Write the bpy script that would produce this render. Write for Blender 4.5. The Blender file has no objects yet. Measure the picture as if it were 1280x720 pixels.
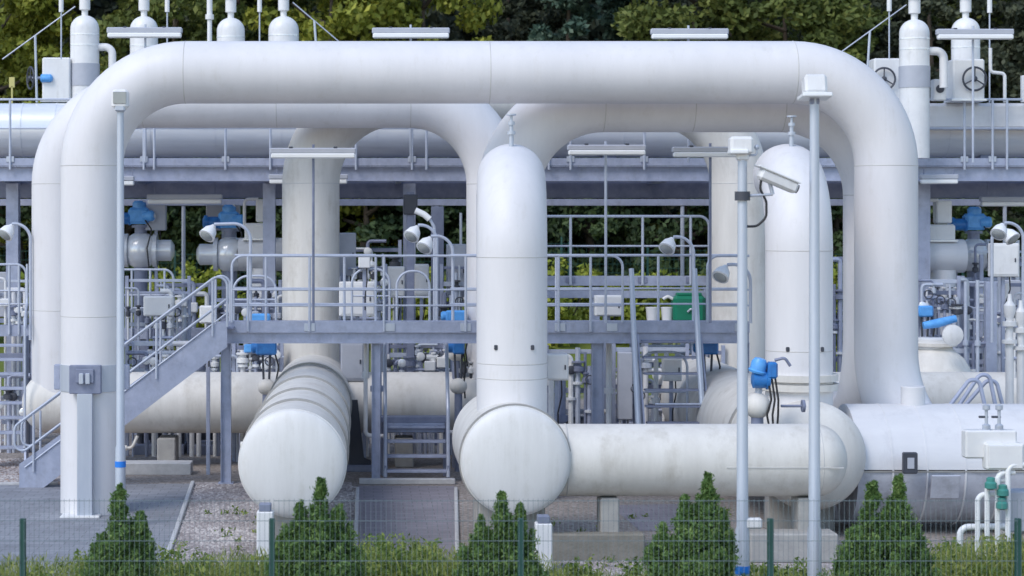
import bpy, math, random
import numpy as np
from mathutils import Vector, Matrix, Quaternion
R_ = random.Random(7)
SC = bpy.context.scene
COL = SC.collection
# ------------------------------------------------------------------ camera, world, sun, exposure
F, CH, CX, CY = 2600.0, 4.63, 455.0, 279.0      # focal length in photo pixels, eye height, vanishing point of the site's depth axis
cam_d = bpy.data.cameras.new('camera'); cam = bpy.data.objects.new('camera', cam_d); COL.objects.link(cam)
cam.location = (0, 0, CH); cam.rotation_euler = (math.pi/2, 0, 0)
cam_d.sensor_width = 36; cam_d.lens = F/1280*36
cam_d.shift_x = (640-CX)/1280; cam_d.shift_y = -(360-CY)/1280
cam_d.clip_end = 1000
cam_d.dof.use_dof = True; cam_d.dof.focus_distance = 33; cam_d.dof.aperture_fstop = 2.0
SC.camera = cam
w = bpy.data.worlds.new('World'); SC.world = w; w.use_nodes = True
nt = w.node_tree; nt.nodes.clear()
sky = nt.nodes.new('ShaderNodeTexSky'); sky.sky_type = 'NISHITA'; sky.sun_disc = False
SUN_EL, SUN_AZ = math.radians(48), math.radians(222)      # azimuth clockwise from +Y: behind the camera, to its left
sky.sun_elevation = SUN_EL; sky.sun_rotation = SUN_AZ; sky.air_density = 1.1; sky.dust_density = 0.7
bg = nt.nodes.new('ShaderNodeBackground'); bg.inputs[1].default_value = 0.15
wo = nt.nodes.new('ShaderNodeOutputWorld')
nt.links.new(sky.outputs[0], bg.inputs[0]); nt.links.new(bg.outputs[0], wo.inputs[0])
sd = bpy.data.lights.new('sun', 'SUN'); sd.energy = 1.2; sd.angle = math.radians(24); sd.color = (1, .96, .92)
sun = bpy.data.objects.new('sun', sd); COL.objects.link(sun); sun.location = (-20, 10, 40)
d_ = Vector((math.sin(SUN_AZ)*math.cos(SUN_EL), math.cos(SUN_AZ)*math.cos(SUN_EL), math.sin(SUN_EL)))
sun.rotation_euler = (-d_).to_track_quat('-Z', 'Y').to_euler()
SC.view_settings.view_transform = 'Standard'; SC.view_settings.look = 'None'
SC.view_settings.exposure = 0.56; SC.view_settings.gamma = 1; SC.view_settings.use_curve_mapping = False

# ------------------------------------------------------------------ helpers
V = Vector
def P(px, py, s):                       # a photo pixel at depth F/s (s = pixels per metre there)
    return V(((px-CX)/s, F/s, CH+(CY-py)/s))
def gp(px, py, z=0.0):                  # the ground point seen at a pixel
    s = (py-CY)/(CH-z); return V(((px-CX)/s, F/s, z))
def frame(d):
    d = d.normalized(); a = V((0, 0, 1)) if abs(d.z) < .9 else V((1, 0, 0))
    u = d.cross(a).normalized(); return u, d.cross(u).normalized()
class MB:
    def __init__(s): s.v = []; s.f = []
    def add(s, vs, fs):
        o = len(s.v); s.v += [tuple(p) for p in vs]; s.f += [tuple(i+o for i in f) for f in fs]; return s
    def box(s, c, sz, b=0.0, rz=0.0, m=None):
        c = V(c); h = V(sz)/2; vs = []; fs = []
        if m is None: m = Matrix.Rotation(rz, 3, 'Z')
        b = min(b, min(h)*.45)
        if b <= 0:
            for i in range(8): vs.append(c+m@V((h.x*(1 if i&1 else -1), h.y*(1 if i&2 else -1), h.z*(1 if i&4 else -1))))
            fs = [(0,2,3,1),(4,5,7,6),(0,1,5,4),(2,6,7,3),(0,4,6,2),(1,3,7,5)]
            return s.add(vs, fs)
        idx = {}
        for sx in (-1,1):
            for sy in (-1,1):
                for sz_ in (-1,1):
                    for a in range(3):
                        e = [h.x-b, h.y-b, h.z-b]; e[a] += b
                        idx[(sx,sy,sz_,a)] = len(vs); vs.append(c+m@V((e[0]*sx, e[1]*sy, e[2]*sz_)))
        def k(d, a): return idx[(d[0],d[1],d[2],a)]
        for a in range(3):
            o1, o2 = [(1,2),(2,0),(0,1)][a]
            for sg in (-1,1):
                q = []
                for p, r in ((-1,-1),(1,-1),(1,1),(-1,1)):
                    d = [0,0,0]; d[a]=sg; d[o1]=p; d[o2]=r; q.append(k(d,a))
                fs.append(tuple(q if sg > 0 else q[::-1]))
            for p in (-1,1):
                for r in (-1,1):
                    d0=[0,0,0]; d1=[0,0,0]; d0[a]=-1; d1[a]=1
                    for d in (d0,d1): d[o1]=p; d[o2]=r
                    q=[k(d0,o1),k(d1,o1),k(d1,o2),k(d0,o2)]
                    fs.append(tuple(q if p*r<0 else q[::-1]))
        for sx in (-1,1):
            for sy in (-1,1):
                for sz_ in (-1,1):
                    q=[idx[(sx,sy,sz_,a)] for a in range(3)]
                    fs.append(tuple(q if sx*sy*sz_>0 else q[::-1]))
        return s.add(vs, fs)
    def sweep(s, pts, r, n=12, caps=True):
        pts = [V(p) for p in pts]; T = []
        for i in range(len(pts)):
            a = pts[max(0,i-1)]; b = pts[min(len(pts)-1,i+1)]; T.append((b-a).normalized())
        u, _ = frame(T[0]); vs = []; fs = []
        for i, p in enumerate(pts):
            if i:
                q = T[i-1].rotation_difference(T[i]); u = (q@u)
            u = (u-T[i]*u.dot(T[i])).normalized(); v = T[i].cross(u)
            rr = r[i] if isinstance(r, (list, tuple)) else r
            for k in range(n):
                a = 2*math.pi*k/n; vs.append(p+(u*math.cos(a)+v*math.sin(a))*rr)
        for i in range(len(pts)-1):
            for k in range(n):
                k2 = (k+1)%n; fs.append((i*n+k, i*n+k2, (i+1)*n+k2, (i+1)*n+k))
        if caps:
            fs.append(tuple(range(n))[::-1]); fs.append(tuple(range((len(pts)-1)*n, len(pts)*n)))
        return s.add(vs, fs)
    def tube(s, a, b, r, n=10): return s.sweep([a, b], r, n)
    def lathe(s, o, d, prof, n=24, a0=0.0, a1=2*math.pi):       # prof: (radius, distance along d)
        o = V(o); d = V(d).normalized(); u, v = frame(d); vs = []; fs = []
        full = abs(a1-a0-2*math.pi) < 1e-6; m = n if full else n+1
        for r, h in prof:
            for k in range(m):
                a = a0+(a1-a0)*k/n; vs.append(o+d*h+(u*math.cos(a)+v*math.sin(a))*r)
        for i in range(len(prof)-1):
            for k in range(n):
                k2 = (k+1)%m; fs.append((i*m+k, i*m+k2, (i+1)*m+k2, (i+1)*m+k))
        if full:
            fs.append(tuple(range(n))[::-1]); fs.append(tuple(range((len(prof)-1)*n, len(prof)*n)))
        return s.add(vs, fs)
    def ball(s, c, r, n=16, sc=(1,1,1)):
        prof = [(max(1e-4, math.sin(math.pi*i/n)), -math.cos(math.pi*i/n)) for i in range(n+1)]
        o = len(s.v); s.lathe((0,0,0), (0,0,1), prof, n)
        for i in range(o, len(s.v)):
            p = s.v[i]; s.v[i] = (c[0]+p[0]*r*sc[0], c[1]+p[1]*r*sc[1], c[2]+p[2]*r*sc[2])
        return s
    def torus(s, c, d, R, r, n=28, k=8):
        u, v = frame(V(d)); pts = [V(c)+(u*math.cos(2*math.pi*i/n)+v*math.sin(2*math.pi*i/n))*R for i in range(n)]
        vs = []; fs = []; dn = V(d).normalized()
        for i in range(n):
            e = (pts[i]-V(c)).normalized()
            for j in range(k):
                a = 2*math.pi*j/k; vs.append(pts[i]+(e*math.cos(a)+dn*math.sin(a))*r)
        for i in range(n):
            for j in range(k): fs.append((i*k+j, i*k+(j+1)%k, ((i+1)%n)*k+(j+1)%k, ((i+1)%n)*k+j))
        return s.add(vs, fs)
    def prism(s, pts, d):               # planar outline pushed along d
        n = len(pts); d = V(d); vs = [V(p) for p in pts]+[V(p)+d for p in pts]
        fs = [tuple(range(n))[::-1], tuple(range(n, 2*n))]+[(i,(i+1)%n,(i+1)%n+n,i+n) for i in range(n)]
        return s.add(vs, fs)
def fillet(c, R, n=10):                 # a polyline with its corners rounded to radius R
    c = [V(p) for p in c]; out = [c[0]]
    for i in range(1, len(c)-1):
        a = (c[i-1]-c[i]).normalized(); b = (c[i+1]-c[i]).normalized()
        ang = a.angle(b); t = R/math.tan(ang/2); t = min(t, .49*(c[i-1]-c[i]).length if i > 1 else .98*(c[i-1]-c[i]).length, .49*(c[i+1]-c[i]).length if i < len(c)-2 else .98*(c[i+1]-c[i]).length)
        Re = t*math.tan(ang/2); p0 = c[i]+a*t; bis = (a+b).normalized(); o = c[i]+bis*(Re/math.sin(ang/2))
        r0 = p0-o; ax = r0.cross(c[i]+b*t-o).normalized(); tot = math.pi-ang
        for k in range(n+1): out.append(o+Quaternion(ax, tot*k/n)@r0)
    out.append(c[-1]); return out
WL = {}
import bmesh
def link(name, mb, mat, parent=None, angle=35, flip=True):
    base = WL.get(parent.name, V((0,0,0))) if parent else V((0,0,0))
    me = bpy.data.meshes.new(name); me.from_pydata([(p[0]-base.x, p[1]-base.y, p[2]-base.z) for p in mb.v], [], mb.f)
    bm = bmesh.new(); bm.from_mesh(me)
    if flip: bmesh.ops.recalc_face_normals(bm, faces=bm.faces)
    bm.to_mesh(me); bm.free()
    me.polygons.foreach_set('use_smooth', [True]*len(me.polygons)); me.set_sharp_from_angle(angle=math.radians(angle))
    o = bpy.data.objects.new(name, me); COL.objects.link(o); me.materials.append(mat)
    if parent: o.parent = parent
    WL[o.name] = base
    return o
def tag(o, label=None, cat=None, group=None, kind=None):
    if label: o['label'] = label
    if cat: o['category'] = cat
    if group: o['group'] = group
    if kind: o['kind'] = kind
    return o
def thing(name, label, cat, loc, group=None):
    o = bpy.data.objects.new(name, None); COL.objects.link(o); o.empty_display_size = .2
    o.location = loc; WL[o.name] = V(loc); return tag(o, label, cat, group)
def solo(name, mb, mat, label, cat, group=None, loc=None):     # a thing that is one mesh
    t = V(loc) if loc else V((sum(p[0] for p in mb.v)/len(mb.v), sum(p[1] for p in mb.v)/len(mb.v), min(p[2] for p in mb.v)))
    mb.v = [(p[0]-t.x, p[1]-t.y, p[2]-t.z) for p in mb.v]
    o = link(name, mb, mat); o.location = t; return tag(o, label, cat, group)
def copy_tree(o, loc=None, label=None, rz=0, sc=1, parent=None):
    c = o.copy(); COL.objects.link(c)
    if parent: c.parent = parent
    if loc is not None: c.location = loc; c.rotation_euler.z = rz; c.scale = sc if hasattr(sc, '__len__') else (sc,)*3
    if label: c['label'] = label
    for ch in list(o.children): copy_tree(ch, parent=c)
    return c

# ------------------------------------------------------------------ materials
def mat(name, c1, c2=None, rough=.5, metal=0.0, scale=3.0, stretch=(1,1,1), bump=0.0, bscale=60.0, spec=.5, c3=None):
    m = bpy.data.materials.new(name); m.use_nodes = True; t = m.node_tree; b = t.nodes['Principled BSDF']
    b.inputs['Roughness'].default_value = rough; b.inputs['Metallic'].default_value = metal
    b.inputs['Specular IOR Level'].default_value = spec
    tc = t.nodes.new('ShaderNodeTexCoord'); mp = t.nodes.new('ShaderNodeMapping'); mp.inputs['Scale'].default_value = stretch
    t.links.new(tc.outputs['Object'], mp.inputs[0])
    if c2 is None: c2 = tuple(x*.88 for x in c1)
    n = t.nodes.new('ShaderNodeTexNoise'); n.inputs['Scale'].default_value = scale; n.inputs['Detail'].default_value = 6; n.inputs['Roughness'].default_value = .65
    t.links.new(mp.outputs[0], n.inputs[0])
    r = t.nodes.new('ShaderNodeValToRGB'); r.color_ramp.elements[0].position = .32; r.color_ramp.elements[1].position = .68
    r.color_ramp.elements[0].color = (*c2, 1); r.color_ramp.elements[1].color = (*c1, 1)
    if c3: e = r.color_ramp.elements.new(.22); e.color = (*c3, 1)
    t.links.new(n.outputs['Fac'], r.inputs[0]); t.links.new(r.outputs[0], b.inputs['Base Color'])
    if bump:
        n2 = t.nodes.new('ShaderNodeTexNoise'); n2.inputs['Scale'].default_value = bscale; n2.inputs['Detail'].default_value = 3
        t.links.new(tc.outputs['Object'], n2.inputs[0])
        bp = t.nodes.new('ShaderNodeBump'); bp.inputs['Strength'].default_value = bump; bp.inputs['Distance'].default_value = .02
        t.links.new(n2.outputs['Fac'], bp.inputs['Height']); t.links.new(bp.outputs[0], b.inputs['Normal'])
    return m
M = {}
M['white'] = mat('white_pipe_paint', (.745,.73,.745), (.665,.655,.67), .5, 0, .9, (1.6,1.6,.35), .05, 18)
M['cream'] = mat('aged_white_paint', (.73,.705,.665), (.61,.585,.545), .55, 0, 1.2, (2.2,2.2,.4), .06, 18, c3=(.50,.47,.42))
M['cap'] = mat('cap_paint', (.735,.725,.72), (.66,.65,.64), .5, 0, 1.5, (3,1,.5), .04, 20)
M['seam'] = mat('weld_paint', (.60,.59,.57), (.52,.51,.50), .5)
M['band'] = mat('band_steel', (.40,.39,.375), (.31,.30,.29), .5, .3)
M['steel'] = mat('galvanised_steel', (.43,.465,.59), (.32,.355,.47), .5, .25, 4, (1,1,1), .05, 40)
M['rail'] = mat('galvanised_rail', (.52,.56,.65), (.43,.47,.57), .42, .2, 6)
M['dsteel'] = mat('dull_steel', (.26,.285,.38), (.18,.20,.29), .55, .2, 4)
M['lsteel'] = mat('pale_galvanised_pole', (.52,.56,.63), (.45,.49,.57), .4, .3, 5, (1,1,.2))
M['silver'] = mat('aluminium_jacket', (.84,.86,.89), (.74,.76,.80), .24, .25, 2.5, (.4,3,3), .06, 8)
M['jacket'] = mat('white_jacket', (.71,.71,.73), (.65,.65,.675), .5, .05, 2.0, (.5,2,2), .05, 8)
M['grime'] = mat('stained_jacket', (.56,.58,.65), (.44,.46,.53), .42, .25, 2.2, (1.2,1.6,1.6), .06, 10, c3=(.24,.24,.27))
M['box'] = mat('box_enamel', (.78,.78,.78), (.70,.70,.71), .4, 0, 3)
M['greybox'] = mat('grey_enamel', (.46,.48,.54), (.40,.42,.48), .45, 0, 3)
M['blue'] = mat('blue_actuator_paint', (.03,.21,.56), (.02,.13,.40), .35, 0, 8)
M['lblue'] = mat('faded_blue_paint', (.13,.42,.86), (.08,.30,.68), .4, 0, 8)
M['tape'] = mat('blue_tape', (.02,.22,.75), (.02,.2,.7), .5)
M['green'] = mat('green_tank_plastic', (.005,.20,.11), (.004,.16,.09), .45)
M['teal'] = mat('teal_valve', (.06,.28,.24), (.04,.2,.18), .45)
M['fence'] = mat('fence_green', (.015,.075,.06), (.012,.06,.05), .5)
M['wire'] = mat('fence_wire', (.17,.22,.24), (.12,.17,.19), .5)
M['black'] = mat('black_rubber', (.02,.02,.024), (.015,.015,.018), .5)
M['dark'] = mat('dark_cast_iron', (.06,.065,.085), (.045,.05,.065), .5)
M['lamp'] = mat('lamp_diffuser', (.82,.83,.84), (.78,.79,.8), .3)
M['glass'] = mat('lamp_glass', (.35,.37,.37), (.28,.30,.30), .12)
M['conc'] = mat('concrete', (.42,.41,.39), (.33,.32,.31), .85, 0, 5, (1,1,1), .3, 30)
M['brick'] = mat('mossy_concrete', (.27,.25,.22), (.19,.18,.15), .9, 0, 6, (1,1,1), .4, 30)
M['kerb'] = mat('kerb_stone', (.55,.55,.56), (.44,.44,.45), .8, 0, 8, (1,1,1), .2, 40)
M['bark'] = mat('bark', (.10,.08,.06), (.06,.045,.035), .9, 0, 5, (1,1,.3), .5, 20)
M['yellow'] = mat('yellow_marker', (.6,.55,.2), (.55,.5,.2), .5)
def weather(m, tint, amount, lo, hi, sc=(7,7,.55), blot=2.2):     # rain streaks and blotches of old dirt
    t = m.node_tree; b = t.nodes['Principled BSDF']; src = b.inputs['Base Color'].links[0].from_socket
    tc = [x for x in t.nodes if x.type == 'TEX_COORD'][0]; mp = t.nodes.new('ShaderNodeMapping'); mp.inputs['Scale'].default_value = sc; t.links.new(tc.outputs['Object'], mp.inputs[0])
    n1 = t.nodes.new('ShaderNodeTexNoise'); n1.inputs['Scale'].default_value = 1.0; n1.inputs['Detail'].default_value = 7; n1.inputs['Roughness'].default_value = .7; t.links.new(mp.outputs[0], n1.inputs[0])
    n2 = t.nodes.new('ShaderNodeTexNoise'); n2.inputs['Scale'].default_value = blot; n2.inputs['Detail'].default_value = 8; n2.inputs['Roughness'].default_value = .75; t.links.new(tc.outputs['Object'], n2.inputs[0])
    mu = t.nodes.new('ShaderNodeMath'); mu.operation = 'ADD'; t.links.new(n1.outputs['Fac'], mu.inputs[0]); t.links.new(n2.outputs['Fac'], mu.inputs[1])
    mr = t.nodes.new('ShaderNodeMapRange'); mr.inputs[1].default_value = lo; mr.inputs[2].default_value = hi; mr.inputs[3].default_value = 0; mr.inputs[4].default_value = amount; t.links.new(mu.outputs[0], mr.inputs[0])
    mx = t.nodes.new('ShaderNodeMix'); mx.data_type = 'RGBA'; t.links.new(mr.outputs[0], mx.inputs[0]); t.links.new(src, mx.inputs[6]); mx.inputs[7].default_value = (*tint, 1); t.links.new(mx.outputs[2], b.inputs['Base Color'])
weather(M['white'], (.50,.47,.42), .35, 1.06, 1.4); weather(M['cream'], (.38,.34,.28), .6, 1.02, 1.4, (3.5,3.5,.6), 1.6); weather(M['cap'], (.45,.43,.38), .4, 1.02, 1.4)
weather(M['steel'], (.22,.23,.28), .6, 1.0, 1.4, (5,5,2), 5); weather(M['jacket'], (.46,.46,.48), .45, 1.03, 1.4, (5,5,.7), 2.0)
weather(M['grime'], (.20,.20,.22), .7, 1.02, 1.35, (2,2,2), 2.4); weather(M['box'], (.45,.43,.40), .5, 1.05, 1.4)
def pebbles(name, cols, scale, bump=.6, weeds=None, big=.25):
    m = bpy.data.materials.new(name); m.use_nodes = True; t = m.node_tree; b = t.nodes['Principled BSDF']; b.inputs['Roughness'].default_value = .9
    b.inputs['Specular IOR Level'].default_value = .25
    tc = t.nodes.new('ShaderNodeTexCoord')
    vo = t.nodes.new('ShaderNodeTexVoronoi'); vo.inputs['Scale'].default_value = scale; t.links.new(tc.outputs['Object'], vo.inputs[0])
    sp = t.nodes.new('ShaderNodeSeparateColor'); t.links.new(vo.outputs['Color'], sp.inputs[0])
    r = t.nodes.new('ShaderNodeValToRGB'); r.color_ramp.interpolation = 'LINEAR'
    e = r.color_ramp.elements; e[0].color = (*cols[0], 1); e[1].color = (*cols[-1], 1); e[0].position = 0; e[1].position = 1
    for i, c in enumerate(cols[1:-1]): x = e.new((i+1)/(len(cols)-1)); x.color = (*c, 1)
    t.links.new(sp.outputs[0], r.inputs[0]); out = r.outputs[0]
    n = t.nodes.new('ShaderNodeTexNoise'); n.inputs['Scale'].default_value = big; n.inputs['Detail'].default_value = 5; t.links.new(tc.outputs['Object'], n.inputs[0])
    mx = t.nodes.new('ShaderNodeMix'); mx.data_type = 'RGBA'; mx.blend_type = 'MULTIPLY'
    mr = t.nodes.new('ShaderNodeMapRange'); mr.inputs[1].default_value = .3; mr.inputs[2].default_value = .7; mr.inputs[3].default_value = 0; mr.inputs[4].default_value = .75
    t.links.new(n.outputs['Fac'], mr.inputs[0]); t.links.new(mr.outputs[0], mx.inputs[0]); t.links.new(out, mx.inputs[6]); mx.inputs[7].default_value = (.72,.70,.68,1); out = mx.outputs[2]
    if weeds:
        n2 = t.nodes.new('ShaderNodeTexNoise'); n2.inputs['Scale'].default_value = 1.3; n2.inputs['Detail'].default_value = 8; n2.inputs['Roughness'].default_value = .7
        t.links.new(tc.outputs['Object'], n2.inputs[0]); m2 = t.nodes.new('ShaderNodeMix'); m2.data_type = 'RGBA'
        r2 = t.nodes.new('ShaderNodeMapRange'); r2.inputs[1].default_value = weeds; r2.inputs[2].default_value = weeds+.08; t.links.new(n2.outputs['Fac'], r2.inputs[0])
        t.links.new(r2.outputs[0], m2.inputs[0]); t.links.new(out, m2.inputs[6]); m2.inputs[7].default_value = (.09,.12,.04,1); out = m2.outputs[2]
    t.links.new(out, b.inputs['Base Color'])
    bp = t.nodes.new('ShaderNodeBump'); bp.inputs['Strength'].default_value = bump; bp.inputs['Distance'].default_value = .03; bp.invert = True
    t.links.new(vo.outputs['Distance'], bp.inputs['Height']); t.links.new(bp.outputs[0], b.inputs['Normal'])
    return m
M['gravel'] = pebbles('brown_gravel', [(.20,.175,.165),(.38,.34,.31),(.27,.24,.225),(.46,.42,.40)], 24, .5, .66)
M['pebble'] = pebbles('pale_gravel', [(.25,.22,.22),(.50,.455,.45),(.36,.325,.33),(.64,.60,.59)], 21, .6, None)
M['redgravel'] = pebbles('reddish_gravel', [(.22,.14,.11),(.50,.36,.30),(.32,.24,.20),(.55,.48,.42)], 14, .7, None)
def pavers(name, c, d, sx, sy):
    m = bpy.data.materials.new(name); m.use_nodes = True; t = m.node_tree; b = t.nodes['Principled BSDF']; b.inputs['Roughness'].default_value = .75
    tc = t.nodes.new('ShaderNodeTexCoord'); br = t.nodes.new('ShaderNodeTexBrick'); br.inputs['Scale'].default_value = 1
    br.inputs['Brick Width'].default_value = sx; br.inputs['Row Height'].default_value = sy; br.inputs['Mortar Size'].default_value = .008
    br.inputs['Color1'].default_value = (*c,1); br.inputs['Color2'].default_value = (*[x*.84 for x in c],1); br.inputs['Mortar'].default_value = (*d,1)
    t.links.new(tc.outputs['Object'], br.inputs[0])
    n = t.nodes.new('ShaderNodeTexNoise'); n.inputs['Scale'].default_value = 1.1; n.inputs['Detail'].default_value = 8; n.inputs['Roughness'].default_value = .7; t.links.new(tc.outputs['Object'], n.inputs[0])
    mr = t.nodes.new('ShaderNodeMapRange'); mr.inputs[3].default_value = .68; mr.inputs[4].default_value = 1.25; t.links.new(n.outputs['Fac'], mr.inputs[0])
    mx = t.nodes.new('ShaderNodeMix'); mx.data_type = 'RGBA'; mx.blend_type = 'MULTIPLY'; mx.inputs[0].default_value = 1
    t.links.new(br.outputs[0], mx.inputs[6]); t.links.new(mr.outputs[0], mx.inputs[7]); t.links.new(mx.outputs[2], b.inputs['Base Color'])
    return m
M['pave'] = pavers('grey_pavers', (.29,.30,.335), (.17,.175,.19), .32, .22)
M['path'] = pavers('violet_pavers', (.28,.26,.295), (.17,.16,.18), .32, .22)
weather(M['pave'], (.13,.13,.14), .65, 1.0, 1.35, (.9,.9,.9), 2.5); weather(M['path'], (.13,.12,.14), .5, 1.0, 1.35, (.9,.9,.9), 2.5)
def leafmat(name, cols, trans=.25, ns=.45):
    m = bpy.data.materials.new(name); m.use_nodes = True; t = m.node_tree; b = t.nodes['Principled BSDF']; b.inputs['Roughness'].default_value = .6
    b.inputs['Specular IOR Level'].default_value = .25
    g = t.nodes.new('ShaderNodeNewGeometry'); r = t.nodes.new('ShaderNodeValToRGB'); e = r.color_ramp.elements
    e[0].color = (*cols[0],1); e[1].color = (*cols[-1],1)
    for i, c in enumerate(cols[1:-1]): x = e.new((i+1)/(len(cols)-1)); x.color = (*c,1)
    tc = t.nodes.new('ShaderNodeTexCoord'); n = t.nodes.new('ShaderNodeTexNoise'); n.inputs['Scale'].default_value = ns; n.inputs['Detail'].default_value = 3; t.links.new(tc.outputs['Object'], n.inputs[0])
    ad = t.nodes.new('ShaderNodeMath'); ad.operation = 'MULTIPLY_ADD'; t.links.new(g.outputs['Random Per Island'], ad.inputs[0]); ad.inputs[1].default_value = .55
    mr = t.nodes.new('ShaderNodeMapRange'); mr.inputs[1].default_value = .32; mr.inputs[2].default_value = .68; mr.inputs[3].default_value = 0; mr.inputs[4].default_value = .45
    t.links.new(n.outputs['Fac'], mr.inputs[0]); t.links.new(mr.outputs[0], ad.inputs[2]); t.links.new(ad.outputs[0], r.inputs[0]); t.links.new(r.outputs[0], b.inputs['Base Color'])
    tr = t.nodes.new('ShaderNodeBsdfTranslucent'); t.links.new(r.outputs[0], tr.inputs[0]); mx = t.nodes.new('ShaderNodeMixShader'); mx.inputs[0].default_value = trans
    o = t.nodes['Material Output']; t.links.new(b.outputs[0], mx.inputs[1]); t.links.new(tr.outputs[0], mx.inputs[2]); t.links.new(mx.outputs[0], o.inputs[0])
    return m
M['leaf_sun'] = leafmat('yellow_green_leaves', [(.09,.12,.02),(.25,.28,.045),(.50,.49,.09)])
M['leaf_mid'] = leafmat('olive_leaves', [(.05,.07,.022),(.125,.16,.042),(.29,.30,.085)])
M['leaf_dark'] = leafmat('dark_leaves', [(.03,.042,.033),(.07,.085,.055),(.15,.165,.10)])
M['leaf_under'] = leafmat('shady_leaves', [(.022,.038,.02),(.05,.08,.032),(.14,.19,.07)])
M['leaf_blue'] = leafmat('blue_green_needles', [(.03,.065,.05),(.08,.14,.105),(.20,.26,.18)])
M['thuja'] = leafmat('conifer_sprays', [(.045,.09,.03),(.115,.21,.06),(.28,.38,.12)], .3, 7)
M['weed'] = leafmat('weed_leaves', [(.13,.17,.04),(.27,.32,.08),(.48,.46,.18)], .35, 3)
M['hedge'] = leafmat('hedge_leaves', [(.11,.15,.025),(.26,.31,.045),(.48,.46,.08)])

# ------------------------------------------------------------------ foliage meshes
def leaf_object(name, C, size, mt, rng, aspect=1.8, up=0.0, parent=None, out=None):
    C = np.asarray(C, float); n = len(C)
    a = rng.normal(size=(n,3)); a[:,2] += up
    a /= np.linalg.norm(a, axis=1)[:,None]
    nb = rng.normal(size=(n,3)) if out is None else out+rng.normal(size=(n,3))*.7
    b = np.cross(a, nb); b /= (np.linalg.norm(b, axis=1)[:,None]+1e-9)
    s = size*(.6+.8*rng.random(n))[:,None]
    c3 = np.cross(a, b)
    v = np.empty((n,4,3)); v[:,0] = C-a*s*aspect*.5; v[:,1] = C+b*s*.5+c3*s*.12; v[:,2] = C+a*s*aspect*.5; v[:,3] = C-b*s*.5+c3*s*.12
    base = np.array(WL[parent.name]) if parent else np.zeros(3)
    me = bpy.data.meshes.new(name); me.vertices.add(4*n); me.vertices.foreach_set('co', (v-base).reshape(-1))
    me.loops.add(4*n); me.loops.foreach_set('vertex_index', np.arange(4*n, dtype=np.int32))
    me.polygons.add(n); me.polygons.foreach_set('loop_start', np.arange(0,4*n,4, dtype=np.int32)); me.polygons.foreach_set('loop_total', np.full(n,4, dtype=np.int32))
    me.update(); me.materials.append(mt)
    o = bpy.data.objects.new(name, me); COL.objects.link(o); WL[o.name] = V(base)
    if parent: o.parent = parent
    return o
def make_tree(name, label, loc, h, rad, mt, seed, conifer=False, zlo=.08, nl=9000, group='trees of the wood behind the plant', lsize=.2):
    rng = np.random.default_rng(seed); t = thing(name, label, 'tree', loc, group); L = np.array(loc)
    tk = MB(); pts = [V(loc)+V((math.sin(k*.9+seed)*.15, math.cos(k*1.3+seed)*.15, h*.93*k/6-.1)) for k in range(7)]
    tk.sweep(pts, [.22*(1-k/6.3)**1.4+.012 for k in range(7)], 10)
    for k in range(9):
        z = h*(.16+.08*k); a = seed+k*2.4; q = pts[min(6, int(z/h*6.4))]; l = rad*.75*(1-z/h*.6)
        tk.sweep([V((q.x, q.y, loc[2]+z)), V((q.x+math.cos(a)*l*.55, q.y+math.sin(a)*l*.55, loc[2]+z+l*.2)), V((q.x+math.cos(a)*l, q.y+math.sin(a)*l, loc[2]+z+l*.5))], [.09,.06,.02], 6)
    link('trunk', tk, M['bark'], t)
    nc = 120; Cs = []; O = []
    for i in range(nc):
        u = rng.random(); z = zlo+(1-zlo)*u
        if conifer: rr = rad*(1.02-z)*(.75+.35*rng.random())
        else: rr = rad*math.sqrt(max(.03, 1-abs((z-.42)/.62)**2.2))*(.55+.5*rng.random())
        a = rng.random()*6.283; c = L+np.array([math.cos(a)*rr, math.sin(a)*rr, z*h]); cr = (.35+.55*rng.random())*(.8 if conifer else 1)*rad/2.6
        m = nl//nc; p = rng.normal(size=(m,3)); p /= np.linalg.norm(p,axis=1)[:,None]; p *= (rng.random(m)**.45)[:,None]*cr; p[:,2] *= .62
        if conifer: p[:,2] -= .35*np.hypot(p[:,0], p[:,1])
        Cs.append(c+p); o = p/cr; o[:,2] += .6; O.append(o)
    leaf_object('crown', np.concatenate(Cs), lsize, mt, rng, 1.7, 0, t, np.concatenate(O))
    return t

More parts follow.
